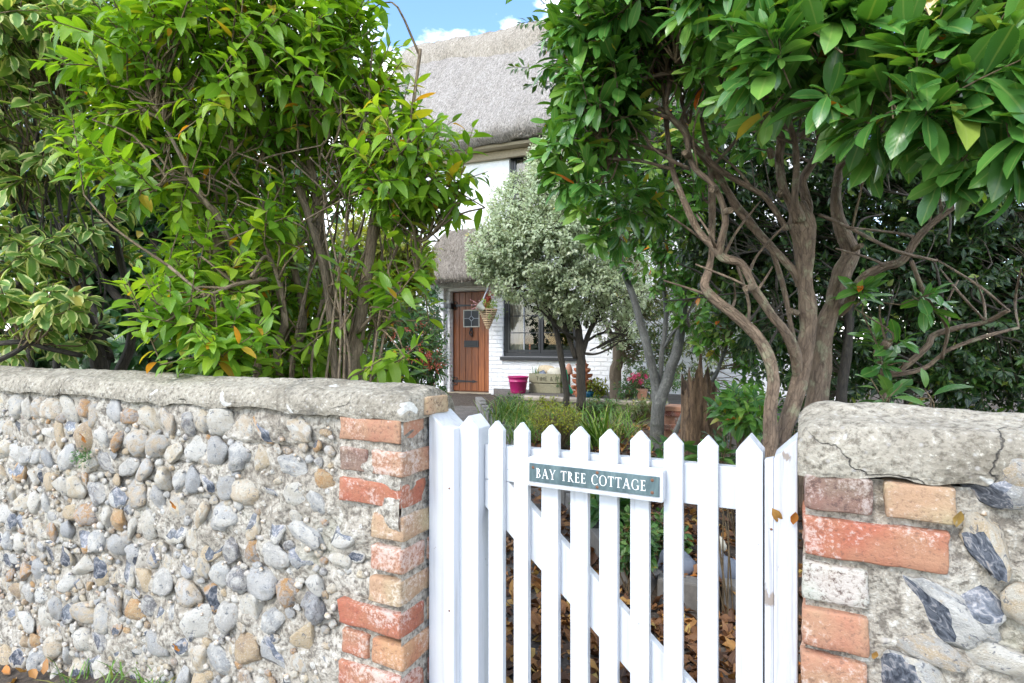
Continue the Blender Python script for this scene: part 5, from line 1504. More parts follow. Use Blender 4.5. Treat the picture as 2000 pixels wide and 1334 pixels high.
# ---------------------------------------------------------------- big evergreen on the right
R = np.random.default_rng(24)
et = empty('evergreen_tree', at(1590, 800, 2.35) * np.array([1, 1, 0]) + np.array([0, 0, .05]), 'big glossy leaved evergreen with several gnarled brown trunks behind the short wall', 'tree')
specs = [
    [(1500, 1000, 2.2, 24), (1527, 861, 2.2, 17), (1557, 767, 2.2, 16), (1572, 681, 2.2, 17), (1576, 610, 2.2, 17), (1576, 550, 2.2, 18), (1572, 494, 2.2, 22), (1567, 452, 2.2, 27), (1562, 425, 2.2, 24), (1556, 400, 2.2, 15)],
    [(1590, 1000, 2.4, 36), (1594, 850, 2.4, 30), (1599, 782, 2.4, 22), (1604, 700, 2.4, 21), (1612, 640, 2.4, 20), (1629, 587, 2.4, 18), (1644, 531, 2.4, 18), (1660, 497, 2.4, 18), (1650, 464, 2.4, 16), (1637, 430, 2.4, 14), (1632, 390, 2.4, 12), (1641, 332, 2.4, 10), (1663, 300, 2.35, 8), (1700, 200, 2.3, 5)],
    [(1500, 1000, 2.1, 16), (1506, 861, 2.1, 15), (1505, 794, 2.1, 14), (1508, 730, 2.1, 14), (1490, 677, 2.1, 13), (1460, 640, 2.1, 13), (1426, 610, 2.1, 14), (1390, 580, 2.1, 12), (1375, 557, 2.1, 9), (1384, 527, 2.15, 8), (1391, 486, 2.2, 7), (1390, 400, 2.25, 7), (1385, 320, 2.3, 6), (1370, 230, 2.3, 4)],
    [(1560, 740, 2.2, 11), (1552, 692, 2.15, 12), (1531, 644, 2.1, 12), (1509, 617, 2.08, 10), (1475, 572, 2.05, 9), (1460, 542, 2.05, 9), (1445, 514, 2.05, 10), (1412, 503, 2.05, 10), (1397, 484, 2.05, 8), (1367, 456, 2.1, 8), (1337, 400, 2.1, 7), (1315, 340, 2.15, 6.5), (1304, 261, 2.2, 6), (1297, 180, 2.2, 5), (1290, 100, 2.2, 4)],
    [(1405, 498, 2.05, 7), (1409, 467, 2.02, 7.5), (1417, 430, 2.0, 7.5), (1409, 392, 2.0, 7), (1390, 359, 2.02, 7.5), (1360, 332, 2.05, 7), (1345, 302, 2.08, 7), (1337, 261, 2.1, 6.5), (1313, 231, 2.1, 7), (1301, 205, 2.1, 6), (1309, 156, 2.1, 6), (1300, 110, 2.1, 5), (1280, 40, 2.1, 3)],
    [(1560, 560, 2.22, 9), (1546, 531, 2.22, 10), (1512, 490, 2.25, 9.5), (1482, 456, 2.3, 9), (1452, 422, 2.3, 8.5), (1434, 400, 2.3, 8), (1412, 362, 2.3, 7), (1382, 321, 2.3, 6), (1340, 270, 2.3, 4)],
    [(1560, 440, 2.2, 14), (1548, 405, 2.2, 11), (1528, 362, 2.2, 10), (1522, 310, 2.2, 9), (1525, 269, 2.2, 8), (1506, 250, 2.2, 7), (1472, 224, 2.15, 6.5), (1446, 182, 2.1, 6), (1431, 160, 2.05, 6), (1400, 60, 2.0, 3)],
    [(1562, 430, 2.18, 14), (1552, 395, 2.15, 9), (1555, 332, 2.12, 8), (1553, 280, 2.1, 7.5), (1541, 239, 2.05, 7), (1530, 200, 2.0, 5), (1520, 100, 1.9, 3)],
    [(1572, 440, 2.22, 14), (1575, 400, 2.22, 12), (1567, 355, 2.22, 8), (1585, 317, 2.22, 8), (1600, 280, 2.22, 7), (1598, 240, 2.2, 6), (1640, 130, 2.1, 4)],
    [(1535, 450, 2.2, 8), (1525, 430, 2.2, 7), (1498, 389, 2.2, 6), (1472, 370, 2.2, 6), (1420, 340, 2.2, 5.5), (1394, 321, 2.2, 5), (1352, 276, 2.2, 4.5), (1330, 231, 2.2, 4)],
    [(1640, 610, 2.4, 11), (1658, 595, 2.35, 11), (1672, 568, 2.3, 12), (1692, 539, 2.25, 10), (1730, 520, 2.2, 9.5), (1764, 509, 2.15, 9), (1794, 464, 2.1, 8), (1831, 430, 2.05, 7.5), (1869, 400, 2.0, 7), (1920, 360, 1.9, 5), (2000, 260, 1.8, 4)],
    [(1737, 900, 2.5, 7), (1730, 760, 2.5, 7), (1728, 737, 2.5, 6), (1764, 719, 2.45, 6), (1812, 677, 2.4, 5), (1824, 655, 2.4, 5), (1869, 640, 2.35, 4.5), (1925, 629, 2.3, 4), (1970, 606, 2.2, 3.5)],
    [(1737, 734, 2.5, 4), (1805, 719, 2.45, 4.5), (1850, 685, 2.4, 4), (1910, 662, 2.35, 4), (1990, 640, 2.3, 3)],
    [(1780, 510, 2.15, 4), (1800, 560, 2.2, 4), (1815, 590, 2.2, 3.5), (1850, 640, 2.3, 3), (1840, 700, 2.4, 2.5)],
    [(1600, 420, 2.2, 4), (1660, 445, 2.1, 3.5), (1750, 490, 2.0, 3), (1830, 510, 1.95, 2.5)],
    [(1726, 737, 2.5, 5), (1715, 700, 2.45, 6), (1712, 690, 2.4, 7), (1735, 668, 2.3, 9)],
    [(1315, 330, 2.15, 3.5), (1251, 314, 2.15, 3), (1187, 310, 2.1, 2.5)], [(1345, 329, 2.1, 3.5), (1307, 310, 2.1, 3.5), (1274, 287, 2.1, 3), (1259, 265, 2.1, 2.5), (1225, 240, 2.1, 2)],
    [(1304, 297, 2.2, 3.5), (1210, 276, 2.1, 3), (1165, 269, 2.05, 2.5)], [(1392, 150, 2.05, 7), (1360, 148, 2.05, 6), (1337, 141, 2.05, 5), (1292, 145, 2.05, 4), (1232, 160, 2.05, 3)],
    [(1337, 141, 2.1, 5), (1325, 120, 2.1, 5), (1300, 104, 2.1, 4), (1240, 90, 2.1, 3)], [(1311, 231, 2.1, 4), (1260, 215, 2.1, 3), (1200, 190, 2.1, 2.5)], [(1303, 220, 2.15, 4), (1250, 190, 2.15, 3), (1190, 130, 2.1, 2.5)],
    [(1394, 321, 2.25, 3), (1450, 250, 2.3, 3), (1480, 120, 2.3, 2)], [(1352, 200, 2.2, 3), (1345, 240, 2.25, 2.5), (1330, 170, 2.2, 2.5), (1380, 100, 2.2, 2)],
    [(1557, 700, 2.3, 8), (1545, 640, 2.4, 6), (1530, 560, 2.45, 5), (1500, 470, 2.5, 4)], [(1460, 640, 2.2, 4), (1462, 590, 2.3, 3.5), (1440, 520, 2.3, 3)],
]
specs = [[(a, b, z, r * (.86 if r > 5 else 1)) for a, b, z, r in sp] for sp in specs]
for k in range(44):
    sp = specs[int(R.integers(2, 14))]; a, b, z, r = sp[int(R.integers(3, len(sp)))]
    if b > 640: continue
    dx, dy = R.uniform(-150, 90), -R.uniform(20, 120)
    specs.append([(a, b, z, min(3.4, r * .5)), (a + dx * .4 + R.uniform(-12, 12), b + dy * .45, z + R.uniform(-.1, .15), 2.4), (a + dx, b + dy, z + R.uniform(-.2, .3), 1.4)])
nodes = limbs(et, specs, 'bark_brown', 'trunk', 'branch', 10, .22)
# sawn stubs on the limbs
for px, py, z, dx, dy in ((1396, 368, 2.0, -6, 2), (1419, 413, 1.99, 8, -2), (1343, 304, 2.06, -6, -6), (1506, 305, 2.18, -2, -12), (1523, 380, 2.18, 2, -6), (1565, 265, 2.1, 10, -8), (1671, 485, 2.36, 12, -6), (1555, 611, 2.18, -10, -4), (1470, 560, 2.03, -14, 4)):
    mb = MB(); a = at(px, py, z) - np.array(et.location); b = at(px + dx, py + dy, z - .045) - np.array(et.location)
    mb.tube([a, (a + b) / 2, b], [.013, .0115, .0105], 8); mb.add([], [])
    mb.build('stub', M['bark_tan'], et)
blobs = [(1175, 60, 2.1, 95, 110, .3, 60, .3), (1150, 200, 2.15, 62, 80, .3, 36, .4), (1170, 250, 2.2, 60, 80, .3, 26, .3), (1130, 110, 2.1, 40, 70, .2, 20, .4), (1330, 20, 2.0, 180, 80, .4, 90, .3), (1280, 40, 2.1, 140, 50, .3, 44, .3),
         (1500, 30, 1.7, 200, 80, .4, 90, .3), (1480, 100, 1.55, 110, 60, .15, 18, .3), (1600, 140, 1.45, 140, 80, .18, 24, .3), (1720, 60, 1.6, 250, 110, .4, 80, .3), (1850, 180, 1.35, 170, 110, .25, 36, .3), (1760, 220, 1.35, 110, 60, .16, 12, .3), (1920, 270, 1.25, 90, 70, .15, 12, .3), (1960, 80, 1.3, 130, 120, .3, 26, .3), (1640, 40, 2.1, 420, 130, .4, 150, .2), (1900, 180, 2.0, 200, 160, .3, 50, .2),
         (1190, 400, 2.8, 90, 80, .2, 34, .3), (1280, 330, 3.0, 140, 110, .2, 50, .2), (1420, 200, 3.0, 180, 110, .2, 60, .2), (1690, 585, 2.3, 26, 16, .06, 2, .3), (1730, 690, 2.4, 34, 40, .08, 4, .3), (1820, 585, 2.2, 30, 14, .05, 2, .3), (1105, 300, 2.15, 30, 40, .1, 6, .3), (1130, 330, 2.15, 45, 50, .12, 8, .3), (1580, -90, 1.9, 600, 80, .5, 90, .2), (1500, -330, 2.5, 620, 200, .9, 330, .1), (1900, -250, 1.7, 350, 160, .5, 90, .1)]  # blobs high above the view: unseen extra crown, added to shade the branches
P, O = blob_points(blobs, R)
arr, tips, base = sprigs(P, O - FW * .25, R, .14, 12, .084, up=.55, droop=.2, ang=70, lj=.4, rj=.6, opposite=False, whorl=True, face=.9)
near = 1 + .2 * (1 - smooth(1.25, 1.75, (arr[0] - CAM) @ FW))
arr = (arr[0], arr[1], arr[2], arr[3] * near, arr[4])
leaves(et, *arr, T_BAY, 'leaf_bay', 300)
twig_mesh(et, tips, base, nodes, 'twig', R=R, keep=.8, r=.0024, maxd=.26)

# dense hedge behind the big evergreen
R = np.random.default_rng(25)
dh = empty('evergreen_hedge', at(1750, 745, 3.9) * np.array([1, 1, 0]) + np.array([0, 0, .1]), 'dense dark evergreen hedge with pinholes of light behind the gnarled trunks', 'hedge')
specs = [[(1640, 1000, 3.6, 12), (1645, 760, 3.6, 10), (1660, 600, 3.6, 8), (1640, 400, 3.6, 5)], [(1780, 1000, 3.8, 9), (1775, 740, 3.8, 7), (1800, 560, 3.8, 5)]]
for k in range(26):
    a, b = R.uniform(1330, 2000), R.uniform(330, 760)
    specs.append([(a, b, 3.5, 2.6), (a + R.uniform(-80, 80), b - R.uniform(20, 80), 3.5, 2.2), (a + R.uniform(-160, 160), b - R.uniform(40, 160), 3.5, 1.4)])
nodes = limbs(dh, specs, 'bark_dark', 'trunk', 'stem', 6, .15)
blobs = [(1500, 340, 4.0, 260, 220, .5, 330, .0), (1750, 330, 4.0, 260, 260, .5, 420, .0), (1950, 350, 4.0, 220, 260, .5, 320, .0), (1650, 570, 4.0, 260, 150, .5, 210, .0), (1900, 600, 3.9, 260, 170, .5, 300, .0), (1330, 330, 4.1, 160, 140, .4, 150, .0), (2150, 450, 4.0, 200, 350, .5, 200, .0), (1680, 730, 4.0, 200, 60, .4, 70, .0), (1500, 90, 4.0, 500, 180, .5, 280, .0), (1960, 740, 3.8, 200, 60, .4, 70, .0), (1420, 480, 4.2, 90, 90, .3, 60, .0), (1500, 600, 4.0, 100, 110, .4, 80, 0), (1620, 880, 4.0, 230, 110, .4, 70, 0), (1930, 880, 3.9, 260, 120, .4, 90, 0), (2350, 450, 4.0, 220, 330, .5, 170, 0), (1980, 480, 4.3, 200, 240, .3, 260, 0), (1780, 400, 4.4, 220, 200, .3, 200, 0), (2350, 860, 3.9, 240, 130, .4, 80, 0)]
blobs = [(*b[:6], int(b[6] * 1.5), b[7]) for b in blobs]
P, O = blob_points(blobs, R)
arr, tips, base = sprigs(P, O - FW * .4, R, .2, 16, .06, up=.2, droop=.3, ang=65, face=.6)
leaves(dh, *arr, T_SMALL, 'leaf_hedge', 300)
twig_mesh(dh, tips, base, nodes, 'twig_dark', R=R, keep=.25)

# bay tree with three grey stems in the bed
R = np.random.default_rng(26)
bt_ = empty('bay_tree', on_ground(1283, 880, .09), 'small bay tree with three smooth grey stems growing in the bed', 'tree')
bz_ = float((np.array(bt_.location) - CAM) @ FW)
specs = [[(1283, 890, bz_, 14), (1283, 850, bz_, 14), (1288, 790, bz_, 13), (1306, 740, bz_, 11), (1322, 680, bz_, 10), (1332, 630, bz_, 9), (1340, 570, bz_, 7), (1350, 500, bz_, 4)],
         [(1285, 790, bz_, 9), (1276, 740, bz_ + .05, 9), (1268, 690, bz_ + .05, 8.5), (1255, 640, bz_ + .1, 8), (1240, 590, bz_ + .1, 7), (1222, 540, bz_ + .1, 6), (1208, 480, bz_ + .1, 4)],
         [(1286, 760, bz_ + .1, 5), (1292, 700, bz_ + .1, 5), (1298, 640, bz_ + .1, 5), (1300, 600, bz_ + .1, 4.5), (1290, 520, bz_ + .1, 3)],
         [(1306, 880, bz_ - .15, 5), (1325, 830, bz_ - .2, 5), (1346, 790, bz_ - .25, 5), (1375, 768, bz_ - .3, 5), (1395, 735, bz_ - .3, 4.5), (1404, 715, bz_ - .3, 3.5), (1425, 660, bz_ - .3, 2.5)],
         [(1346, 790, bz_ - .25, 3), (1360, 752, bz_ - .25, 3), (1392, 726, bz_ - .3, 2.5)], [(1296, 680, bz_ + .1, 3), (1315, 650, bz_, 3), (1330, 632, bz_, 2)]]
nodes = limbs(bt_, specs, 'bark_grey', 'trunk', 'stem', 9, .05)
blobs = [(1300, 500, bz_, 110, 70, .4, 60, .3), (1390, 580, bz_ - .2, 80, 80, .35, 60, .2), (1420, 660, bz_ - .3, 60, 60, .25, 36, .2), (1450, 530, bz_, 80, 80, .3, 40, .2), (1460, 780, bz_ - .5, 45, 55, .2, 26, .3), (1480, 700, bz_ - .3, 50, 50, .2, 20, .3), (1270, 440, bz_ + .1, 120, 70, .4, 50, .2), (1360, 460, bz_, 110, 80, .3, 46, .2), (1230, 400, bz_ + .1, 90, 50, .3, 26, .2)]
P, O = blob_points(blobs, R)
arr, tips, base = sprigs(P, O, R, .17, 10, .095, up=.35, droop=.2, ang=58, opposite=False, face=.8)
leaves(bt_, *arr, T_HEDGE, 'leaf_bay', 300)
twig_mesh(bt_, tips, base, nodes, 'twig', R=R, keep=.8)

# grey-green pittosporum before the house
R = np.random.default_rng(27)
pz = 7.2
pt_ = empty('pittosporum_tree', at(1120, 785, pz) * np.array([1, 1, 0]) + np.array([0, 0, .28]), 'rounded grey green tree with tiny pale leaves in front of the window', 'tree')
specs = [[(1134, 800, pz, 9), (1133, 740, pz, 9), (1136, 690, pz, 9), (1128, 640, pz, 7), (1110, 590, pz, 6), (1100, 520, pz, 4), (1090, 420, pz, 3)],
         [(1108, 800, pz, 7), (1103, 740, pz, 6), (1093, 690, pz, 6), (1083, 640, pz, 5), (1060, 590, pz, 4), (1010, 560, pz, 3), (985, 540, pz, 2)],
         [(1136, 690, pz, 6), (1150, 650, pz, 5), (1170, 610, pz, 4), (1200, 570, pz, 3), (1230, 520, pz, 2)], [(1125, 700, pz, 5), (1108, 650, pz, 4), (1090, 600, pz, 4), (1070, 560, pz, 3)],
         [(1130, 665, pz, 3), (1090, 640, pz - .1, 3), (1050, 600, pz - .1, 2)], [(1140, 670, pz, 3), (1180, 650, pz, 2.5), (1225, 655, pz, 2)], [(1137, 690, pz, 3), (1170, 690, pz, 2), (1215, 665, pz, 2)], [(1145, 640, pz, 3), (1150, 580, pz, 3), (1160, 480, pz, 2)]]
for k in range(10):
    a, b = R.uniform(1140, 1180), R.uniform(600, 690)
    specs.append([(a, b, pz, 1.5), (a + 30, b - 15, pz, 1.3), (a + R.uniform(50, 80), b + R.uniform(-40, 20), pz, .8)])
nodes = limbs(pt_, specs, 'bark_dark', 'trunk', 'branch', 7, .1)
blobs = [(1062, 322, pz, 32, 48, .4, 220, .5), (1030, 410, pz, 80, 75, .55, 460, .5), (1100, 400, pz, 85, 95, .6, 480, .45), (990, 485, pz, 78, 60, .55, 430, .5), (1070, 490, pz - .1, 105, 75, .7, 620, .45), (1170, 470, pz, 95, 85, .7, 480, .45), (1160, 380, pz + .1, 90, 80, .6, 300, .4), (1030, 555, pz - .1, 75, 34, .5, 200, .4), (1130, 560, pz - .1, 95, 50, .6, 320, .4), (1210, 560, pz, 60, 60, .5, 190, .4), (1200, 640, pz + .1, 50, 45, .4, 60, .2), (955, 515, pz, 46, 36, .3, 150, .4), (1110, 605, pz, 70, 30, .4, 120, .3), (1020, 460, pz - .3, 60, 50, .3, 160, .3), (1090, 440, pz - .4, 80, 70, .3, 220, .3)]
P, O = blob_points(blobs, R)
arr, tips, base = sprigs(P, O - FW * .3, R, .14, 10, .056, up=.25, droop=.25, ang=60, opposite=False, face=.7)
leaves(pt_, *arr, T_SMALL, 'leaf_pitto', 0)
twig_mesh(pt_, tips, base, nodes, 'twig_dark', R=R, keep=.15, r=.003, maxd=.7)

# olive leaved tree with a mossy trunk near the house
R = np.random.default_rng(28)
oz = 8.6
ot = empty('small_tree', at(1205, 775, oz) * np.array([1, 1, 0]) + np.array([0, 0, .3]), 'small olive leaved tree with a thick pale trunk close to the house wall', 'tree')
specs = [[(1203, 800, oz, 12), (1204, 740, oz, 12), (1208, 690, oz, 11), (1212, 640, oz, 10), (1225, 580, oz, 7), (1250, 500, oz, 4)], [(1208, 680, oz, 5), (1180, 620, oz, 4), (1170, 540, oz, 3)], [(1212, 640, oz, 5), (1260, 590, oz, 4), (1320, 540, oz, 2)]]
nodes = limbs(ot, specs, 'bark_tan', 'trunk', 'branch', 8, .12)
blobs = [(1260, 540, oz, 110, 80, .7, 230, .2), (1230, 640, oz, 55, 60, .5, 80, .2), (1340, 600, oz, 100, 90, .7, 200, .2), (1270, 690, oz, 70, 50, .5, 80, .2), (1350, 700, oz, 80, 60, .5, 90, .2), (1420, 560, oz, 100, 120, .7, 160, .2)]
P, O = blob_points(blobs, R)
arr, tips, base = sprigs(P, O, R, .2, 10, .07, up=.2, droop=.3, ang=55, opposite=False, face=.6)
leaves(ot, *arr, T_SMALL, 'leaf_olive', 0)
twig_mesh(ot, tips, base, nodes, 'twig', R=R, keep=.4, r=.003)

# golden shrub left of the porch
R = np.random.default_rng(29)
gz_ = 6.0
gs = empty('golden_shrub', at(735, 760, gz_) * np.array([1, 1, 0]) + np.array([0, 0, .15]), 'yellow green leafy shrub glowing beside the porch hood', 'shrub')
specs = [[(735, 850, gz_, 7), (730, 700, gz_, 6), (745, 600, gz_, 5), (770, 500, gz_, 3)], [(732, 720, gz_, 4), (700, 600, gz_, 3), (690, 480, gz_, 2)], [(740, 640, gz_, 3), (790, 560, gz_, 3), (815, 500, gz_, 2)]]
nodes = limbs(gs, specs, 'bark_dark', 'trunk', 'stem', 6, .1)
blobs = [(812, 505, gz_, 34, 46, .3, 80, .2), (795, 585, gz_, 34, 40, .3, 50, .2), (770, 490, gz_, 62, 55, .5, 130, .2), (740, 560, gz_, 70, 50, .5, 110, .2), (700, 470, gz_, 60, 60, .5, 80, .2), (800, 540, gz_, 34, 30, .3, 32, .2), (740, 640, gz_, 40, 40, .3, 30, .2), (640, 560, gz_ + .4, 90, 120, .5, 110, .2)]
P, O = blob_points(blobs, R)
arr, tips, base = sprigs(P, O, R, .22, 9, .085, up=.2, droop=.4, ang=58, face=.8)
leaves(gs, *arr, T_SMALL, 'leaf_golden', 0)
twig_mesh(gs, tips, base, nodes, 'twig', R=R, keep=.5, r=.003)

# red flowered shrub by the path
R = np.random.default_rng(30)
nz_ = 5.6
ns = empty('red_flowered_shrub', at(790, 790, nz_) * np.array([1, 1, 0]) + np.array([0, 0, .1]), 'fine leaved shrub with scarlet flower sprays left of the front door', 'shrub')
specs = [[(780, 860, nz_, 4), (782, 740, nz_, 3.5), (790, 660, nz_, 3), (800, 600, nz_, 2)], [(800, 850, nz_, 4), (812, 740, nz_, 3), (830, 660, nz_, 2)], [(770, 850, nz_, 4), (750, 740, nz_, 3), (730, 660, nz_, 2)], [(790, 840, nz_, 3), (835, 770, nz_, 2.5), (860, 720, nz_, 1.5)]]
nodes = limbs(ns, specs, 'bark_dark', 'stem', 'stem', 6, .1)
blobs = [(780, 680, nz_, 70, 55, .45, 170, .2), (740, 720, nz_, 60, 50, .4, 110, .2), (830, 700, nz_, 42, 50, .35, 100, .2), (800, 620, nz_, 45, 35, .35, 60, .2), (835, 770, nz_, 34, 35, .3, 60, .2), (850, 640, nz_ + 1, 24, 50, .3, 30, .2)]
P, O = blob_points(blobs, R)
arr, tips, base = sprigs(P, O, R, .2, 11, .055, up=.3, droop=.3, ang=58, face=.7)
leaves(ns, *arr, T_SMALL, 'leaf_mid', 0)
twig_mesh(ns, tips, base, nodes, 'twig', R=R, keep=.5, r=.0025)
blobs = [(815, 690, nz_ - .42, 36, 20, .1, 16, .0), (848, 705, nz_ - .3, 24, 24, .1, 14, .0), (842, 765, nz_ - .3, 22, 18, .1, 7, .0), (790, 640, nz_ - .4, 44, 22, .1, 8, .0)]
P, O = blob_points(blobs, R)
arr, tips, base = sprigs(P, O, R, .1, 9, .026, up=.3, droop=.3, ang=50, opposite=False, face=.5)
leaves(ns, *arr, T_SMALL, 'leaf_red', 0, part='flowers')

# climber on the porch wall
R = np.random.default_rng(31)
cz = 10.35
cp = empty('climbing_plant', at(838, 770, cz) * np.array([1, 1, 0]) + np.array([0, 0, .3]), 'dark climbing plant trained up the white wall left of the door', 'climber')
specs = [[(845, 775, cz, 2.5), (842, 700, cz, 2.5), (848, 640, cz, 2), (836, 590, cz, 2), (842, 565, cz, 1.5)], [(845, 690, cz, 1.5), (828, 640, cz, 1.5), (825, 600, cz, 1)]]
nodes = limbs(cp, specs, 'bark_dark', 'stem', 'stem', 5, .1)
blobs = [(846, 575, cz - .15, 16, 16, .12, 26, .2), (832, 572, cz - .1, 10, 14, .1, 16, .2), (848, 640, cz - .02, 14, 30, .08, 44, .2), (828, 625, cz, 18, 26, .08, 22, .2), (855, 610, cz, 10, 20, .06, 12, .2)]
P, O = blob_points(blobs, R)
arr, tips, base = sprigs(P, O, R, .14, 8, .075, up=.1, droop=.5, ang=60, face=.4)
leaves(cp, *arr, T_SMALL, 'leaf_ivy', 0)
twig_mesh(cp, tips, base, nodes, 'twig_dark', R=R, keep=.5, r=.002)

# fuchsia with pink flowers on the terrace
R = np.random.default_rng(32)
fz = 7.9
fu = empty('fuchsia', at(1250, 775, fz) * np.array([1, 1, 0]) + np.array([0, 0, .42]), 'low fuchsia bush with pink flowers by the pale trunk', 'shrub')
blobs = [(1250, 745, fz, 42, 26, .3, 70, .2), (1300, 745, fz, 34, 22, .3, 40, .2), (1220, 762, fz, 26, 14, .2, 24, .2)]
P, O = blob_points(blobs, R)
arr, tips, base = sprigs(P, O, R, .14, 9, .05, up=.4, droop=.2, ang=58, face=.6)
leaves(fu, *arr, T_SMALL, 'leaf_mid', 0, part='foliage')
twig_mesh(fu, tips, base, np.array([at(1250, 775, fz), at(1290, 775, fz), at(1225, 778, fz)]), 'twig', name='stems', R=R, keep=1, r=.0025)
P, O = blob_points([(1254, 730, fz - .3, 20, 14, .06, 11, .2), (1238, 740, fz - .28, 22, 6, .05, 5, .2)], R)
arr, tips, base = sprigs(P, O, R, .06, 7, .042, up=-.2, droop=.6, ang=50, opposite=False, face=.3)
leaves(fu, *arr, T_SMALL, 'leaf_pink', 0, part='flowers')

# ---------------------------------------------------------------- low planting
def blade_batch(name, root, n, c, spread, length, width, R, mat, lean=.5, stiff=.5):
    V, A, Fc = [], [], []
    loc = np.array(root.location)
    for _ in range(n):
        az = R.uniform(0, 2 * math.pi); ln = length * R.uniform(.55, 1.15)
        d = np.array([math.cos(az), math.sin(az), 0]); w = np.cross(d, UP) * width * R.uniform(.7, 1.2)
        p = c + np.array([R.normal(0, spread), R.normal(0, spread), 0]) - loc
        th = R.uniform(.05, lean); r = R.uniform(0, 1)
        k0 = len(V)
        for i, t in enumerate((0, .3, .6, .85, 1)):
            q = p + d * (ln * (math.sin(th) * t + stiff * .6 * t ** 2.2)) + UP * ln * (math.cos(th) * t - stiff * .55 * t ** 2.4)
            ww = w * (1 - t) ** .6 * (.7 + .5 * min(1, t * 3)) if t < 1 else w * 0
            if t < 1:
                V += [q - ww * .5, q + ww * .5]; A += [(-1, t, r), (1, t, r)]
            else:
                V.append(q); A.append((0, 1, r))
        for i in range(3): Fc.append((k0 + 2 * i, k0 + 2 * i + 1, k0 + 2 * i + 3, k0 + 2 * i + 2))
        Fc.append((k0 + 6, k0 + 7, k0 + 8))
    me = bpy.data.meshes.new(name); me.from_pydata([tuple(v) for v in V], [], Fc); me.materials.append(M[mat])
    me.polygons.foreach_set('use_smooth', [True] * len(Fc)); me.update()
    set_lf(me, A)
    o = add(name, me, root); o['kind'] = 'stuff'
    return o
R = np.random.default_rng(40)
clumps = [(1000, 812, .14, 260, .46, .012, 'bright grass clump at the kerb corner before the purple pot'), (1022, 850, .1, 160, .4, .011, 'fine grass tuft behind the leftmost pickets'), (1045, 825, .16, 220, .4, .011, 'grass clump below the wooden trough'),
          (1165, 856, .1, 80, .62, .019, 'broad leaved iris clump with arching yellowing blades'), (1210, 840, .12, 90, .42, .012, 'sparse sedge tuft left of the grey stemmed bay tree'), (1110, 806, .14, 130, .36, .011, 'grass tuft at the foot of the grey green tree'), (1330, 880, .06, 30, .34, .012, 'dry brown tuft of grass before the tree stump'), (1225, 806, .12, 80, .34, .01, 'thin sedge below the low stone wall'), (1120, 850, .14, 130, .36, .011, 'yellowish grass clump in front of the feathery bush')]
for px, py, sp, n, ln, wd, lb in clumps:
    p = on_ground(px, py + 14, .09); r = empty('grass_clump', p, lb, 'grass', 'grass clumps in the bed')
    blade_batch('blades', r, n, p, sp, ln, wd, R, 'blade', .7, .6)
def low_plant(name, px, py, z, rx, ry, rzm, n, leaf, mat, lb, cat='plant', tm=None, nl=8, ln=.12, n_obj=0, up=.7, droop=.2, ground=None, opposite=False):
    p = at(px, py + ry, z); p[2] = gnd(p[0], p[1]) if ground is None else ground
    r = empty(name, p, lb, cat)
    P, O = blob_points([(px, py, z, rx, ry, rzm, n, .3)], R)
    arr, tips, base = sprigs(P, O, R, ln, nl, leaf, up=up, droop=droop, ang=62, opposite=opposite, face=1)
    leaves(r, *arr, tm or T_SMALL, mat, n_obj, part='foliage')
    twig_mesh(r, tips, base, np.array([p + np.array([R.normal(0, .03), R.normal(0, .03), .02]) for _ in range(6)]), 'twig', name='stems', R=R, keep=1, maxd=2)
    return r
low_plant('lavender_bush', 1000, 785, 7.4, 34, 16, .3, 90, .04, 'leaf_mid', 'low dark grey green bush in front of the purple pot')
low_plant('heather_bush', 1085, 815, 5.6, 50, 26, .35, 150, .03, 'leaf_golden', 'low feathery yellow green bush in the middle of the bed', nl=10)
low_plant('sedum_plant', 1240, 1060, 2.9, 34, 55, .14, 60, .05, 'leaf_mid', 'green leafy clump just inside the bed kerb', tm=T_VAR, nl=6, ln=.07)
low_plant('sedum_plant', 1300, 1050, 3.3, 40, 50, .15, 46, .05, 'leaf_mid', 'bluish green leafy clump above the dark bed stones', tm=T_VAR, nl=6, ln=.07)
low_plant('hosta_plant', 1180, 985, 3.7, 40, 22, .15, 14, .14, 'leaf_mid', 'broad leaved green plant beside the curve of the kerb', tm=T_VAR, nl=5, ln=.1, n_obj=60)
low_plant('bergenia_plant', 1300, 888, 3.6, 50, 16, .15, 9, .11, 'leaf_mid', 'broad leaved plant poking above the middle picket tips', tm=T_VAR, nl=4, ln=.1, n_obj=40)
low_plant('bergenia_plant', 1410, 895, 2.7, 36, 20, .12, 6, .1, 'leaf_mid', 'broad dark leaved plant behind the right hand stile of the gate', tm=T_VAR, nl=4, ln=.1, n_obj=40)
low_plant('bay_sucker', 1455, 800, 3.4, 50, 40, .2, 40, .085, 'leaf_bay', 'young glossy green shoots left of the gnarled trunk bases', tm=T_HEDGE, nl=8, ln=.14, n_obj=120)
low_plant('fern_plant', 1170, 755, 8.8, 24, 14, .2, 50, .06, 'leaf_golden', 'lime green leafy plant by the glazed pot on the terrace', ground=.42)
low_plant('wall_plant', 1735, 770, 1.75, 34, 14, .06, 4, .085, 'leaf_mid', 'young broad leaves peeping over the short wall coping', tm=T_BAY, nl=4, ln=.08, n_obj=30, ground=.2)
low_plant('wall_plant', 1812, 775, 1.72, 22, 8, .05, 2, .075, 'leaf_mid', 'pair of leaves peeping over the short wall further right', tm=T_BAY, nl=4, ln=.06, n_obj=20, ground=.2)
low_plant('saxifrage_plant', 1170, 790, 7.6, 40, 14, .2, 60, .05, 'leaf_mid', 'mat of green leaves spilling over the left half of the low stone wall', nl=8)
low_plant('saxifrage_plant', 1260, 792, 7.2, 44, 14, .2, 60, .05, 'leaf_olive', 'mat of olive leaves spilling over the right half of the low stone wall', nl=8)
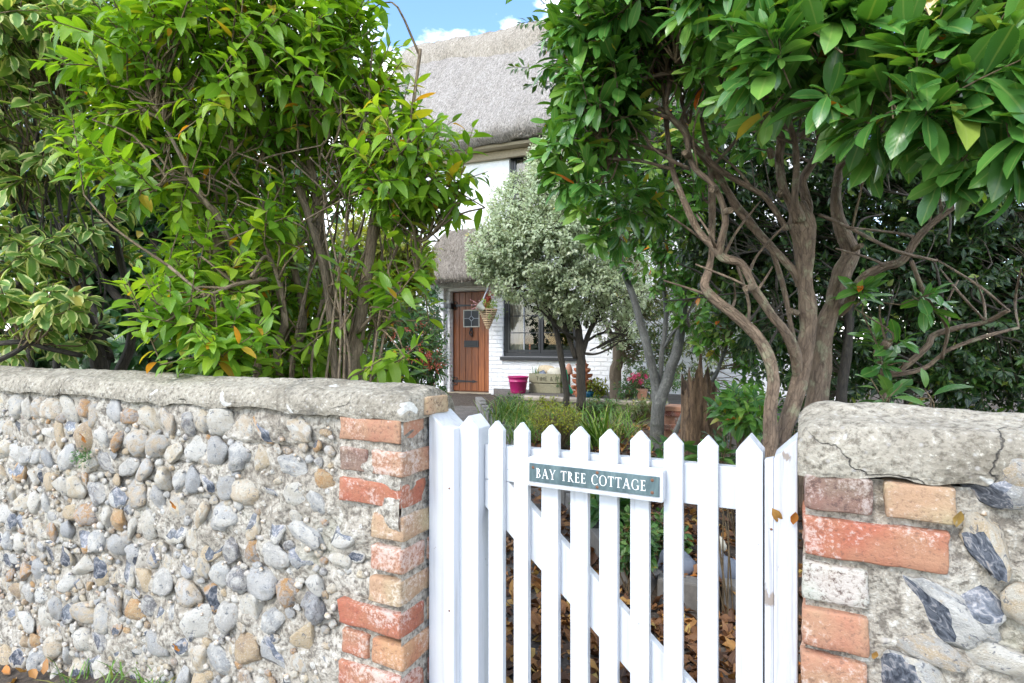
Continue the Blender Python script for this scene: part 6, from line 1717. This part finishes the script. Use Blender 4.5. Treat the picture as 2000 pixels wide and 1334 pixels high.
low_plant('saxifrage_plant', 1060, 790, 8.0, 44, 12, .2, 50, .045, 'leaf_golden', 'mat of lime leaves creeping below the trough', nl=8)
# weeds in the wall face
wp = at_y(168, 890, YF - .012)
r = empty('wall_weed', wp, 'tiny green weed growing from the face of the flint wall', 'weed')
P, O = np.tile(wp, (16, 1)) + R.normal(0, .012, (16, 3)) + np.array([0, -.012, .0]), unit(R.normal(0, .5, (16, 3)) + np.array([0, -.6, .3]))
arr, tips, base = sprigs(P, O, R, .035, 8, .012, up=.1, droop=.1, opposite=False)
leaves(r, *arr, T_SMALL, 'leaf_mid', 0, part='foliage')
for px, py, n, lb in ((295, 1340, 34, 'green grass tuft growing at the foot of the flint wall'), (385, 1345, 10, 'small sprout of grass at the wall foot near the frame edge'), (150, 1338, 26, 'short grass tuft beside the fallen leaves at the wall foot'), (225, 1342, 20, 'thin grass tuft halfway along the visible wall foot')):
    p = at_y(px, py, YF - .035); p[2] = .03 + .16 * float(smooth(-2.75, -1.75, p[0]))
    r = empty('grass_tuft', p, lb, 'grass')
    blade_batch('blades', r, n, p, .035, .13, .006, R, 'blade', .9, .5)

# ---------------------------------------------------------------- fallen leaves
R = np.random.default_rng(50)
fl_cache = {}
def fall_mesh(k, b):
    if (k, b) not in fl_cache:
        tv, ta, tf = T_FALL[k]
        lp = np.concatenate([np.array(f) for f in tf]); tt = np.array([len(f) for f in tf])
        me = raw_mesh('fallen_leaf', tv, lp, np.concatenate([[0], np.cumsum(tt)[:-1]]), tt, M['leaf_fallen'])
        A = ta.copy(); A[:, 2] = (b + .5) / 16; set_lf(me, A); fl_cache[(k, b)] = me
    return fl_cache[(k, b)]
def fallen(p, s, d, n, k, b, lb, grp=None):
    X, Y, Z = frames(np.array([d]), np.array([n]))
    o = bpy.data.objects.new('fallen_leaf', fall_mesh(k, b))
    X, Y, Z = X[0] * s, Y[0] * s, Z[0] * s
    o.matrix_world = Matrix(((X[0], Y[0], Z[0], p[0]), (X[1], Y[1], Z[1], p[1]), (X[2], Y[2], Z[2], p[2]), (0, 0, 0, 1)))
    C.objects.link(o)
    return tag(o, lb, 'leaf', grp)
# carpet on the path and the bed
cand = []
while len(cand) < 5200:
    px, py = R.uniform(880, 1560), R.uniform(830, 1600)
    p = on_ground(px, py)
    z = float((p - CAM) @ FW)
    if z > 7 or p[1] < YG + .12: continue
    if R.uniform() > (0.12 + .5 * z / 5): continue
    cand.append((p, px, py, z))
vis = [(i, c) for i, c in enumerate(cand) if 945 < c[1] < 1437 and 955 < c[2] < 1350]
vis.sort(key=lambda c: c[1][3])
own = {i for i, _ in vis[::max(1, len(vis) // 300)][:300]}
bp, bd, bn, bs, br = [], [], [], [], []
for i, (p, px, py, z) in enumerate(cand):
    az = R.uniform(0, 6.3); d = np.array([math.cos(az), math.sin(az), R.normal(0, .25)]); n = np.array([R.normal(0, .35), R.normal(0, .35), 1])
    b_in = inside(bed_poly, p[0:1], p[1:2])[0]
    q = np.array([p[0], p[1], gnd(p[0], p[1]) + R.uniform(.004, .028)]); s = R.uniform(.05, .1)
    if i in own:
        b = int(min(15, R.integers(0, 16) * R.uniform(.7, 1.1)))
        kind = ('dark brown', 'chestnut brown', 'light orange brown', 'pale yellow or bright orange')[0 if b < 4 else 1 if b < 8 else 2 if b < 12 else 3]
        where = 'in the planted bed' if b_in else 'on the garden path'
        fallen(q, s, d, n, int(R.integers(0, 4)), b, f'curled {kind} leaf lying {where} behind the gate', f'{kind} leaves fallen {where}')
    else:
        bp.append(q); bd.append(d); bn.append(n); bs.append(s); br.append(min(.99, R.uniform(0, 1) * R.uniform(.6, 1.05)))
me = batch_mesh('leaf_litter', np.array(bp), np.array(bd), np.array(bn), np.array(bs), np.array(br), T_FALL, M['leaf_fallen'])
tag(add('leaf_litter', me), 'carpet of brown and yellow autumn leaves covering the garden path and bed', 'leaf litter', kind='stuff')
# single leaves caught on the walls and the gate post
for px, py, Y, s, b, rot, lb in ((167, 866, YF - .03, .045, 15, 1.2, 'orange leaf stuck above the tiny weed on the flint wall'), (343, 995, YF - .025, .032, 15, 1.6, 'small orange leaf stuck on the middle of the flint wall'), (349, 1273, YF - .03, .04, 15, 1.4, 'orange leaf caught low on the flint wall'),
                              (1508, 992, YP - .006, .034, 12, -1.0, 'thin yellowed leaf stuck on the peeling gate post'), (1549, 1025, YP - .008, .03, 15, 1.5, 'orange leaf wedged between the gate post and the short wall'), (1868, 1030, YF - .015, .03, 13, 1.6, 'orange leaf caught in the crack beside the long right brick'), (1706, 1288, YF - .01, .02, 14, 1.5, 'small yellow leaf on the edge of the lowest right brick')):
    p = at_y(px, py, Y)
    fallen(p, s, np.array([math.cos(rot), -.1, math.sin(rot)]), np.array([.2, -1, .2]), 3 if b == 12 else 0, b, lb)
for px, py, b, lb in ((1650, 875, 13, 'tiny orange leaf flake on the short wall coping'), (1595, 838, 14, 'tiny tan leaf flake at the rounded end of the coping')):
    pass
spots = [(8, 1302, 15, 'yellow leaf at the foot of the flint wall in the corner'), (52, 1312, 14, 'pale yellow leaf lying just right of the corner leaves'), (70, 1326, 11, 'orange brown leaf flat on the verge by the wall foot'), (30, 1330, 12, 'rust coloured leaf lowest in the corner'), (85, 1318, 10, 'tan leaf resting against the lowest flint'), (20, 1318, 9, 'brown leaf half under the yellow corner leaf')]
for px, py, b, lb in spots:
    p = at_y(px, py, YF - .04 - R.uniform(0, .02))
    fallen(p, .055, np.array([R.normal(), R.normal() * .4, .15]), np.array([R.normal(0, .2), R.normal(0, .2) - .6, 1]), int(R.integers(0, 3)), b, lb)
# verge of grit along the wall foot
xs = np.arange(-4.2, XL, .03); G = np.zeros((len(xs), 9, 3))
for j, (y, z) in enumerate(zip(np.linspace(.8, YF + .02, 9), [.002, .006, .012, .016, .02, .026, .034, .042, .05])):
    G[:, j, 0], G[:, j, 1], G[:, j, 2] = xs, y, z
Pn = G.reshape(-1, 3); Pn[:, 2] += .012 * fbm(Pn, 12, 3, 5) + (.16 * smooth(-2.75, -1.75, Pn[:, 0])) * smooth(.8, 1.05, Pn[:, 1])
mb = MB(); mb.grid(G[::-1]); tag(mb.build('verge', M['soil'], smooth=True), kind='structure')
# ---------------------------------------------------------------- things by the house and in the bed
R = np.random.default_rng(60)
TZ = 0.43
def place(px, py, z, Z): 
    p = at(px, py, z); p[2] = Z; return p
# purple pot
pp = place(1012, 768, 9.6, TZ); 
h = z = 33 * 9.6 / F; w = 20 * 9.6 / F
pp = empty('plant_pot', pp, 'purple plastic plant pot with a wide rim below the window', 'plant pot')
mb = MB(); mb.lathe([(.001, .01), (w * .7, 0), (w * .74, .02), (w * .88, h * .66), (w * .93, h * .68), (w * .93, h * .74), (w * .9, h * .75), (w * .97, h * .93), (w * 1.04, h * .95), (w * 1.04, h), (w * .92, h), (w * .86, h * .7)][:10] + [(w * .94, h), (w * .86, h * .72), (.001, h * .72)], 36)
mb.build('body', M['magenta_plastic'], pp, smooth=True)
mb = MB(); mb.lathe([(w * .86, h * .74), (w * .5, h * .78), (.001, h * .77)], 20); mb.build('compost', M['soil'], pp, smooth=True)
# wooden trough with worn lettering
z = 9.75
tl, th_ = 64 * z / F, 37 * z / F
tr = place(1033, 778, z, TZ)
tr = empty('wooden_trough', tr, 'weathered wooden trough with faded lettering beside the purple pot', 'planter', rz=HRZ)
td = .3
for r, (a, b) in enumerate(((0, .48), (.52, 1.0))):
    mb = MB(); mb.box((0, 0, th_ * a), (tl, .025, th_ * b)); mb.build('plank', M['trough_wood'], tr, bevel=.005)
    mb = MB(); mb.box((0, td - .025, th_ * a), (tl, td, th_ * b)); mb.build('plank', M['trough_wood'], tr, bevel=.005)
    for x in (0, tl - .025):
        mb = MB(); mb.box((x, .026, th_ * a), (x + .025, td - .026, th_ * b)); mb.build('plank', M['trough_wood'], tr, bevel=.005)
mb = MB(); mb.box((.026, .026, .02), (tl - .026, td - .026, th_ * .72)); mb.build('compost', M['soil'], tr)
mb = MB(); x = tl * .24; lh = th_ * .2
strokes = {'T': [((.5, 0), (.5, 1)), ((0, 1), (1, 1))], 'I': [((.5, 0), (.5, 1))], 'M': [((0, 0), (0, 1)), ((0, 1), (.5, .3)), ((.5, .3), (1, 1)), ((1, 1), (1, 0))], 'E': [((0, 0), (0, 1)), ((0, 1), (1, 1)), ((0, .5), (.8, .5)), ((0, 0), (1, 0))],
           '&': [((1, 0), (.2, .8)), ((.2, .8), (.5, 1)), ((.5, 1), (.7, .8)), ((.7, .8), (0, .3)), ((0, .3), (.3, 0)), ((.3, 0), (1, .4))], 'R': [((0, 0), (0, 1)), ((0, 1), (.8, .9)), ((.8, .9), (.8, .6)), ((.8, .6), (0, .5)), ((.3, .5), (.9, 0))], 'N': [((0, 0), (0, 1)), ((0, 1), (1, 0)), ((1, 0), (1, 1))], ' ': []}
for ch in 'TIME & RIN':
    for (a, b), (c, d) in strokes[ch]:
        p, q = np.array([x + a * lh * .6, -.002, th_ * .64 + b * lh]), np.array([x + c * lh * .6, -.002, th_ * .64 + d * lh])
        mb.tube([p, q], .006, 4)
    x += lh * (.55 if ch in 'I ' else .92)
mb.build('lettering', M['trough_ink'], tr)
# stones and driftwood lying in the trough
def rock(name, p, s, mat, lb, cat, k, rz=0.0, sub=3):
    bm = bmesh.new(); bmesh.ops.create_icosphere(bm, subdivisions=sub, radius=1.0)
    P = np.array([v.co[:] for v in bm.verts]); P *= (1 + .22 * fbm(P + k, 1.1, 3, k) + .04 * fbm(P + k, 5, 2, k))[:, None]
    for v, q in zip(bm.verts, P): v.co = q * np.array(s)
    me = bpy.data.meshes.new(name); bm.to_mesh(me); bm.free(); me.materials.append(M[mat])
    me.polygons.foreach_set('use_smooth', [True] * len(me.polygons))
    o = add(name, me, None, p); o.rotation_euler = (0, 0, rz); return tag(o, lb, cat)
trz = TZ + th_ * .72
rock('stone', place(1083, 735, 9.85, trz + .06), (.13, .1, .12), 'stone_pale', 'large pale rounded stone in the right half of the trough', 'stone', 5)
rock('driftwood', place(1068, 728, 9.95, trz + .12), (.16, .08, .1), 'log_wood', 'lump of tan driftwood at the back of the trough', 'driftwood', 9)
rock('stone', place(1060, 745, 9.8, trz + .06), (.07, .05, .09), 'blue_stone', 'small dark stone between the driftwood and the pale stone', 'stone', 13)
r = empty('rosemary_sprig', place(1047, 740, 9.85, trz), 'spiky little dark plant at the left end of the trough', 'plant')
blade_batch('blades', r, 46, place(1047, 740, 9.85, trz), .03, .26, .01, R, 'leaf_mid', 1.3, .2)
r = empty('rosemary_sprig', place(1098, 745, 9.6, TZ + .05), 'dark grey green plant covering the right corner of the trough', 'plant')
blade_batch('blades', r, 60, place(1098, 760, 9.6, TZ + .1), .05, .3, .014, R, 'leaf_mid', 1.2, .3)
# terracotta strawberry tower of stacked pots
z = 8.9
tt = empty('terracotta_tower', place(1137, 778, z, TZ), 'orange terracotta tower with tiers of planting lips behind the trunk', 'planter')
w, h = 16 * z / F, 78 * z / F
prof = [(w * .8, 0)]
for k in range(6):
    a, b = k / 7, (k + 1) / 7
    prof += [(w * (.8 - .04 * k), h * a + .01), (w * (1.05 - .05 * k), h * (a + .1)), (w * (1.08 - .05 * k), h * (b - .03)), (w * (.85 - .05 * k), h * (b - .015))]
prof += [(w * .5, h * .88), (w * .4, h * .98), (w * .2, h)]
mb = MB(); mb.lathe(prof, 26); mb.build('body', M['terracotta'], tt, smooth=True)
for k in range(5):
    for j in range(4):
        a = j * math.pi / 2 + k * .7; rr_ = w * (1.08 - .05 * k)
        mb = MB(); q = np.array([math.cos(a) * rr_, math.sin(a) * rr_, h * ((k + .75) / 7)])
        mb.lathe([(.02, -.03), (.045, .0), (.05, .03), (.042, .03), (.03, 0)], 10, q); mb.build('planting_lip', M['terracotta'], tt, smooth=True)
z = 9.1
fm = empty('terracotta_finial', place(1111, 760, z, TZ), 'pinkish terracotta bell shaped ornament on a stand left of the twin trunk', 'ornament')
w = 7.5 * z / F
mb = MB(); mb.lathe([(.06, 0), (.05, .02), (.025, .05), (.022, 68 * z / F * .62)], 12); mb.build('stand', M['bark_dark'], fm, smooth=True)
z0 = 68 * z / F * .62
mb = MB(); mb.lathe([(.02, z0), (w, z0 + .005), (w * 1.02, z0 + .03), (w * .95, z0 + .08), (w * .6, z0 + .14), (w * .25, z0 + .17), (.001, z0 + .175)], 18); mb.build('bell', M['terracotta_pale'], fm, smooth=True)
mb = MB(); pts = [at(1106, 722, 8.7), at(1108, 738, 8.7), at(1109, 752, 8.68), at(1113, 760, 8.66), at(1118, 768, 8.66)]
b0 = np.array(pts[-1])
mb.tube(catmull(pts, 5) - b0, [.012] * 10 + [.025] * 11, 8); o = mb.build('green_bottle', M['glass_green'], None, b0, smooth=True); tag(o, 'shiny green glass ornament between the two slender trunks', 'ornament')
z = 8.8
bp_ = empty('glazed_pot', place(1152, 772, z, TZ), 'small blue green glazed pot right of the terracotta tower', 'plant pot')
mb = MB(); w = 9 * z / F; mb.lathe([(.001, 0), (w * .7, 0), (w, w * .9), (w * 1.02, w * 1.5), (w * .9, w * 1.5), (w * .85, w * 1.1), (.001, w * 1.1)], 20); mb.build('body', M['blue_glaze'], bp_, smooth=True)
mb = MB(); w = .045; mb.lathe([(.001, .0), (.03, .0), (.045, .14), (.05, .15), (.05, .17), (.04, .17), (.036, .12), (.001, .12)], 18)
z = 7.75
o = mb.build('flower_pot', M['terracotta_pale'], None, place(1254, 772, z, TZ), smooth=True); o.scale = (1.5, 1.5, 1.3); tag(o, 'pale terracotta flower pot under the pink fuchsia flowers', 'plant pot')

# hanging cone basket by the door, with a watering scoop of dried stems
z = 10.15
hb = at(953, 622, z); hk = at(953, 560, z)
bk = empty('hanging_basket', hb, 'cone shaped wicker basket hanging beside the front door', 'hanging basket')
w, h = 17 * z / F, 34 * z / F
mb = MB()
for k in range(9):
    t = k / 8; r_ = w * (1 - .8 * t); a = np.linspace(0, 2 * math.pi, 25)[:-1]
    pts = np.stack([r_ * np.cos(a), r_ * np.sin(a), 0 * a + h * (.5 - t)], 1)
    G = []; mb.tube(np.vstack([pts, pts[:1]]), .016, 6, cap=False, jit=.3, seed=k)
for k in range(10):
    a = k * 2 * math.pi / 10
    mb.tube([(w * math.cos(a) * 1.03, w * math.sin(a) * 1.03, h * .5), (w * .2 * math.cos(a), w * .2 * math.sin(a), -h * .5)], .009, 5)
mb.lathe([(.03, -h * .5), (.035, -h * .56), (.015, -h * .62), (.001, -h * .63)], 10)
mb.build('weave', M['wicker'], bk, smooth=True)
mb = MB(); mb.lathe([(.001, -h * .45), (w * .2, -h * .45), (w * .92, h * .48), (.001, h * .5)], 20); mb.build('liner', M['soil'], bk, smooth=True)
mb = MB()
for k in range(3):
    a = k * 2.1; mb.tube([(w * math.cos(a), w * math.sin(a), h * .5), tuple(hk - hb)], .005, 4)
mb.build('chain', M['grey_paint'], bk)
arr, tips, base = sprigs(np.tile(hb + np.array([.05, 0, h * .6]), (40, 1)) + R.normal(0, .07, (40, 3)), unit(R.normal(0, 1, (40, 3)) + np.array([.3, -.2, .3])), R, .14, 9, .05, up=.1, droop=.5, opposite=False)
leaves(bk, *arr, T_SMALL, 'leaf_varieg', 0, part='trailing_foliage')
arr, tips, base = sprigs(np.tile(hb + np.array([.0, .03, h * 1.0]), (26, 1)) + R.normal(0, .05, (26, 3)) * np.array([.6, .6, 2]), unit(R.normal(0, .4, (26, 3)) + np.array([0, 0, 1])), R, .12, 9, .05, up=.4, droop=.1, opposite=False)
leaves(bk, *arr, T_SMALL, 'leaf_red', 0, part='flowers')
mb = MB(); hq = np.array([(hb + .0)[0], hb[1], hk[2]])
wall_pt = hk + hy * .75
mb.tube(catmull([wall_pt - hk, hy * .4 + UP * .12, UP * .05, UP * 0.0], 5), .012, 6); o = mb.build('basket_bracket', M['iron_black'], None, hk, smooth=True); tag(o, 'black iron bracket holding the wicker basket', 'bracket')
z = 10.0
sp = at(939, 600, z)
so = empty('metal_scoop', sp, 'small white metal scoop with dried stems hanging by the basket', 'scoop')
mb = MB(); mb.lathe([(.035, -.07), (.085, .05), (.09, .055), (.08, .05), (.03, -.065)], 18); o = mb.build('cup', M['moss_cream'], so, smooth=True); o.rotation_euler = (.3, -.9, 0)
mb = MB(); mb.tube([at(938, 597, z) - sp, at(953, 562, z) - sp], .011, 6); mb.build('handle', M['grey_paint'], so)
mb = MB(); tips_ = []
for k in range(12):
    e = at(925 + R.uniform(-6, 14), 592 + R.uniform(-10, 14), z - R.uniform(-.1, .1)) - sp
    mb.tube(catmull([np.zeros(3), e * .5 + UP * .02, e], 3), .004, 4); tips_.append(e)
for e in tips_: mb.lathe([(.001, -.014), (.012, 0), (.001, .016)], 6, e)
mb.build('dried_stems', M['seed_pink'], so)

# broken tree stump
sz = 4.7
sb = at(1362, 870, sz); sb[2] = gnd(sb[0], sb[1]) - .05
st = empty('tree_stump', sb, 'tall splintered brown stump of a broken tree in the bed', 'tree stump')
nA, nH = 46, 26
G = np.zeros((nH, nA, 3)); a = np.arange(nA) * 2 * math.pi / nA
hb_ = 1.28 - 92 * sz / F - sb[2]
for i, t in enumerate(np.linspace(0, 1, nH)):
    r_ = (.175 - .05 * t ** .6) * (1 + .16 * np.sin(a * 3 + 1) + .1 * np.sin(a * 7 + t) + .06 * np.sin(a * 15))
    top = hb_ * (1 + .26 * np.maximum(0, np.cos(a + 1.1)) ** 3 + .1 * np.sin(a * 9) + .07 * np.sin(a * 17 + 2))
    G[i, :, 0], G[i, :, 1], G[i, :, 2] = r_ * np.cos(a), r_ * np.sin(a), top * t
Pn = G.reshape(-1, 3); Pn[:, :2] *= (1 + .12 * fbm(Pn * np.array([1, 1, .25]), 16, 3, 9))[:, None]
mb = MB(); mb.grid(G, closed_v=True)
k0 = len(mb.v); mb.v.append((0, 0, hb_ * .78))
for j in range(nA): mb.f.append(((nH - 1) * nA + j, (nH - 1) * nA + (j + 1) % nA, k0)); mb.mi.append(0)
mb.build('stump', M['stump_wood'], st, smooth=True)
for k in range(9):
    an = R.uniform(0, 6.3); q = np.array([.09 * math.cos(an), .09 * math.sin(an), hb_ * .85])
    mb = MB(); mb.tube([q, q + np.array([R.normal(0, .01), R.normal(0, .01), .1]), q + np.array([R.normal(0, .02), R.normal(0, .02), R.uniform(.14, .24)])], [.022, .016, .004], 5, jit=.3, seed=k); mb.build('splinter', M['stump_wood'], st)
# stones in the bed near the gate
for px, py, z, s, lb in ((1318, 1105, 3.0, (.1, .08, .085), 'dark blue grey stone behind the bed kerb'), (1392, 1095, 3.0, (.07, .06, .08), 'rounded dark stone right of the blue grey one'), (1418, 1118, 2.9, (.07, .07, .09), 'pale blue grey stone beside the right stile gap'), (1395, 1062, 3.1, (.06, .05, .05), 'small buff stone on the leaf litter of the bed')):
    p = at(px, py, z); rock('bed_stone', p, s, 'stone_pale' if 'buff' in lb else 'blue_stone', lb, 'stone', int(px))
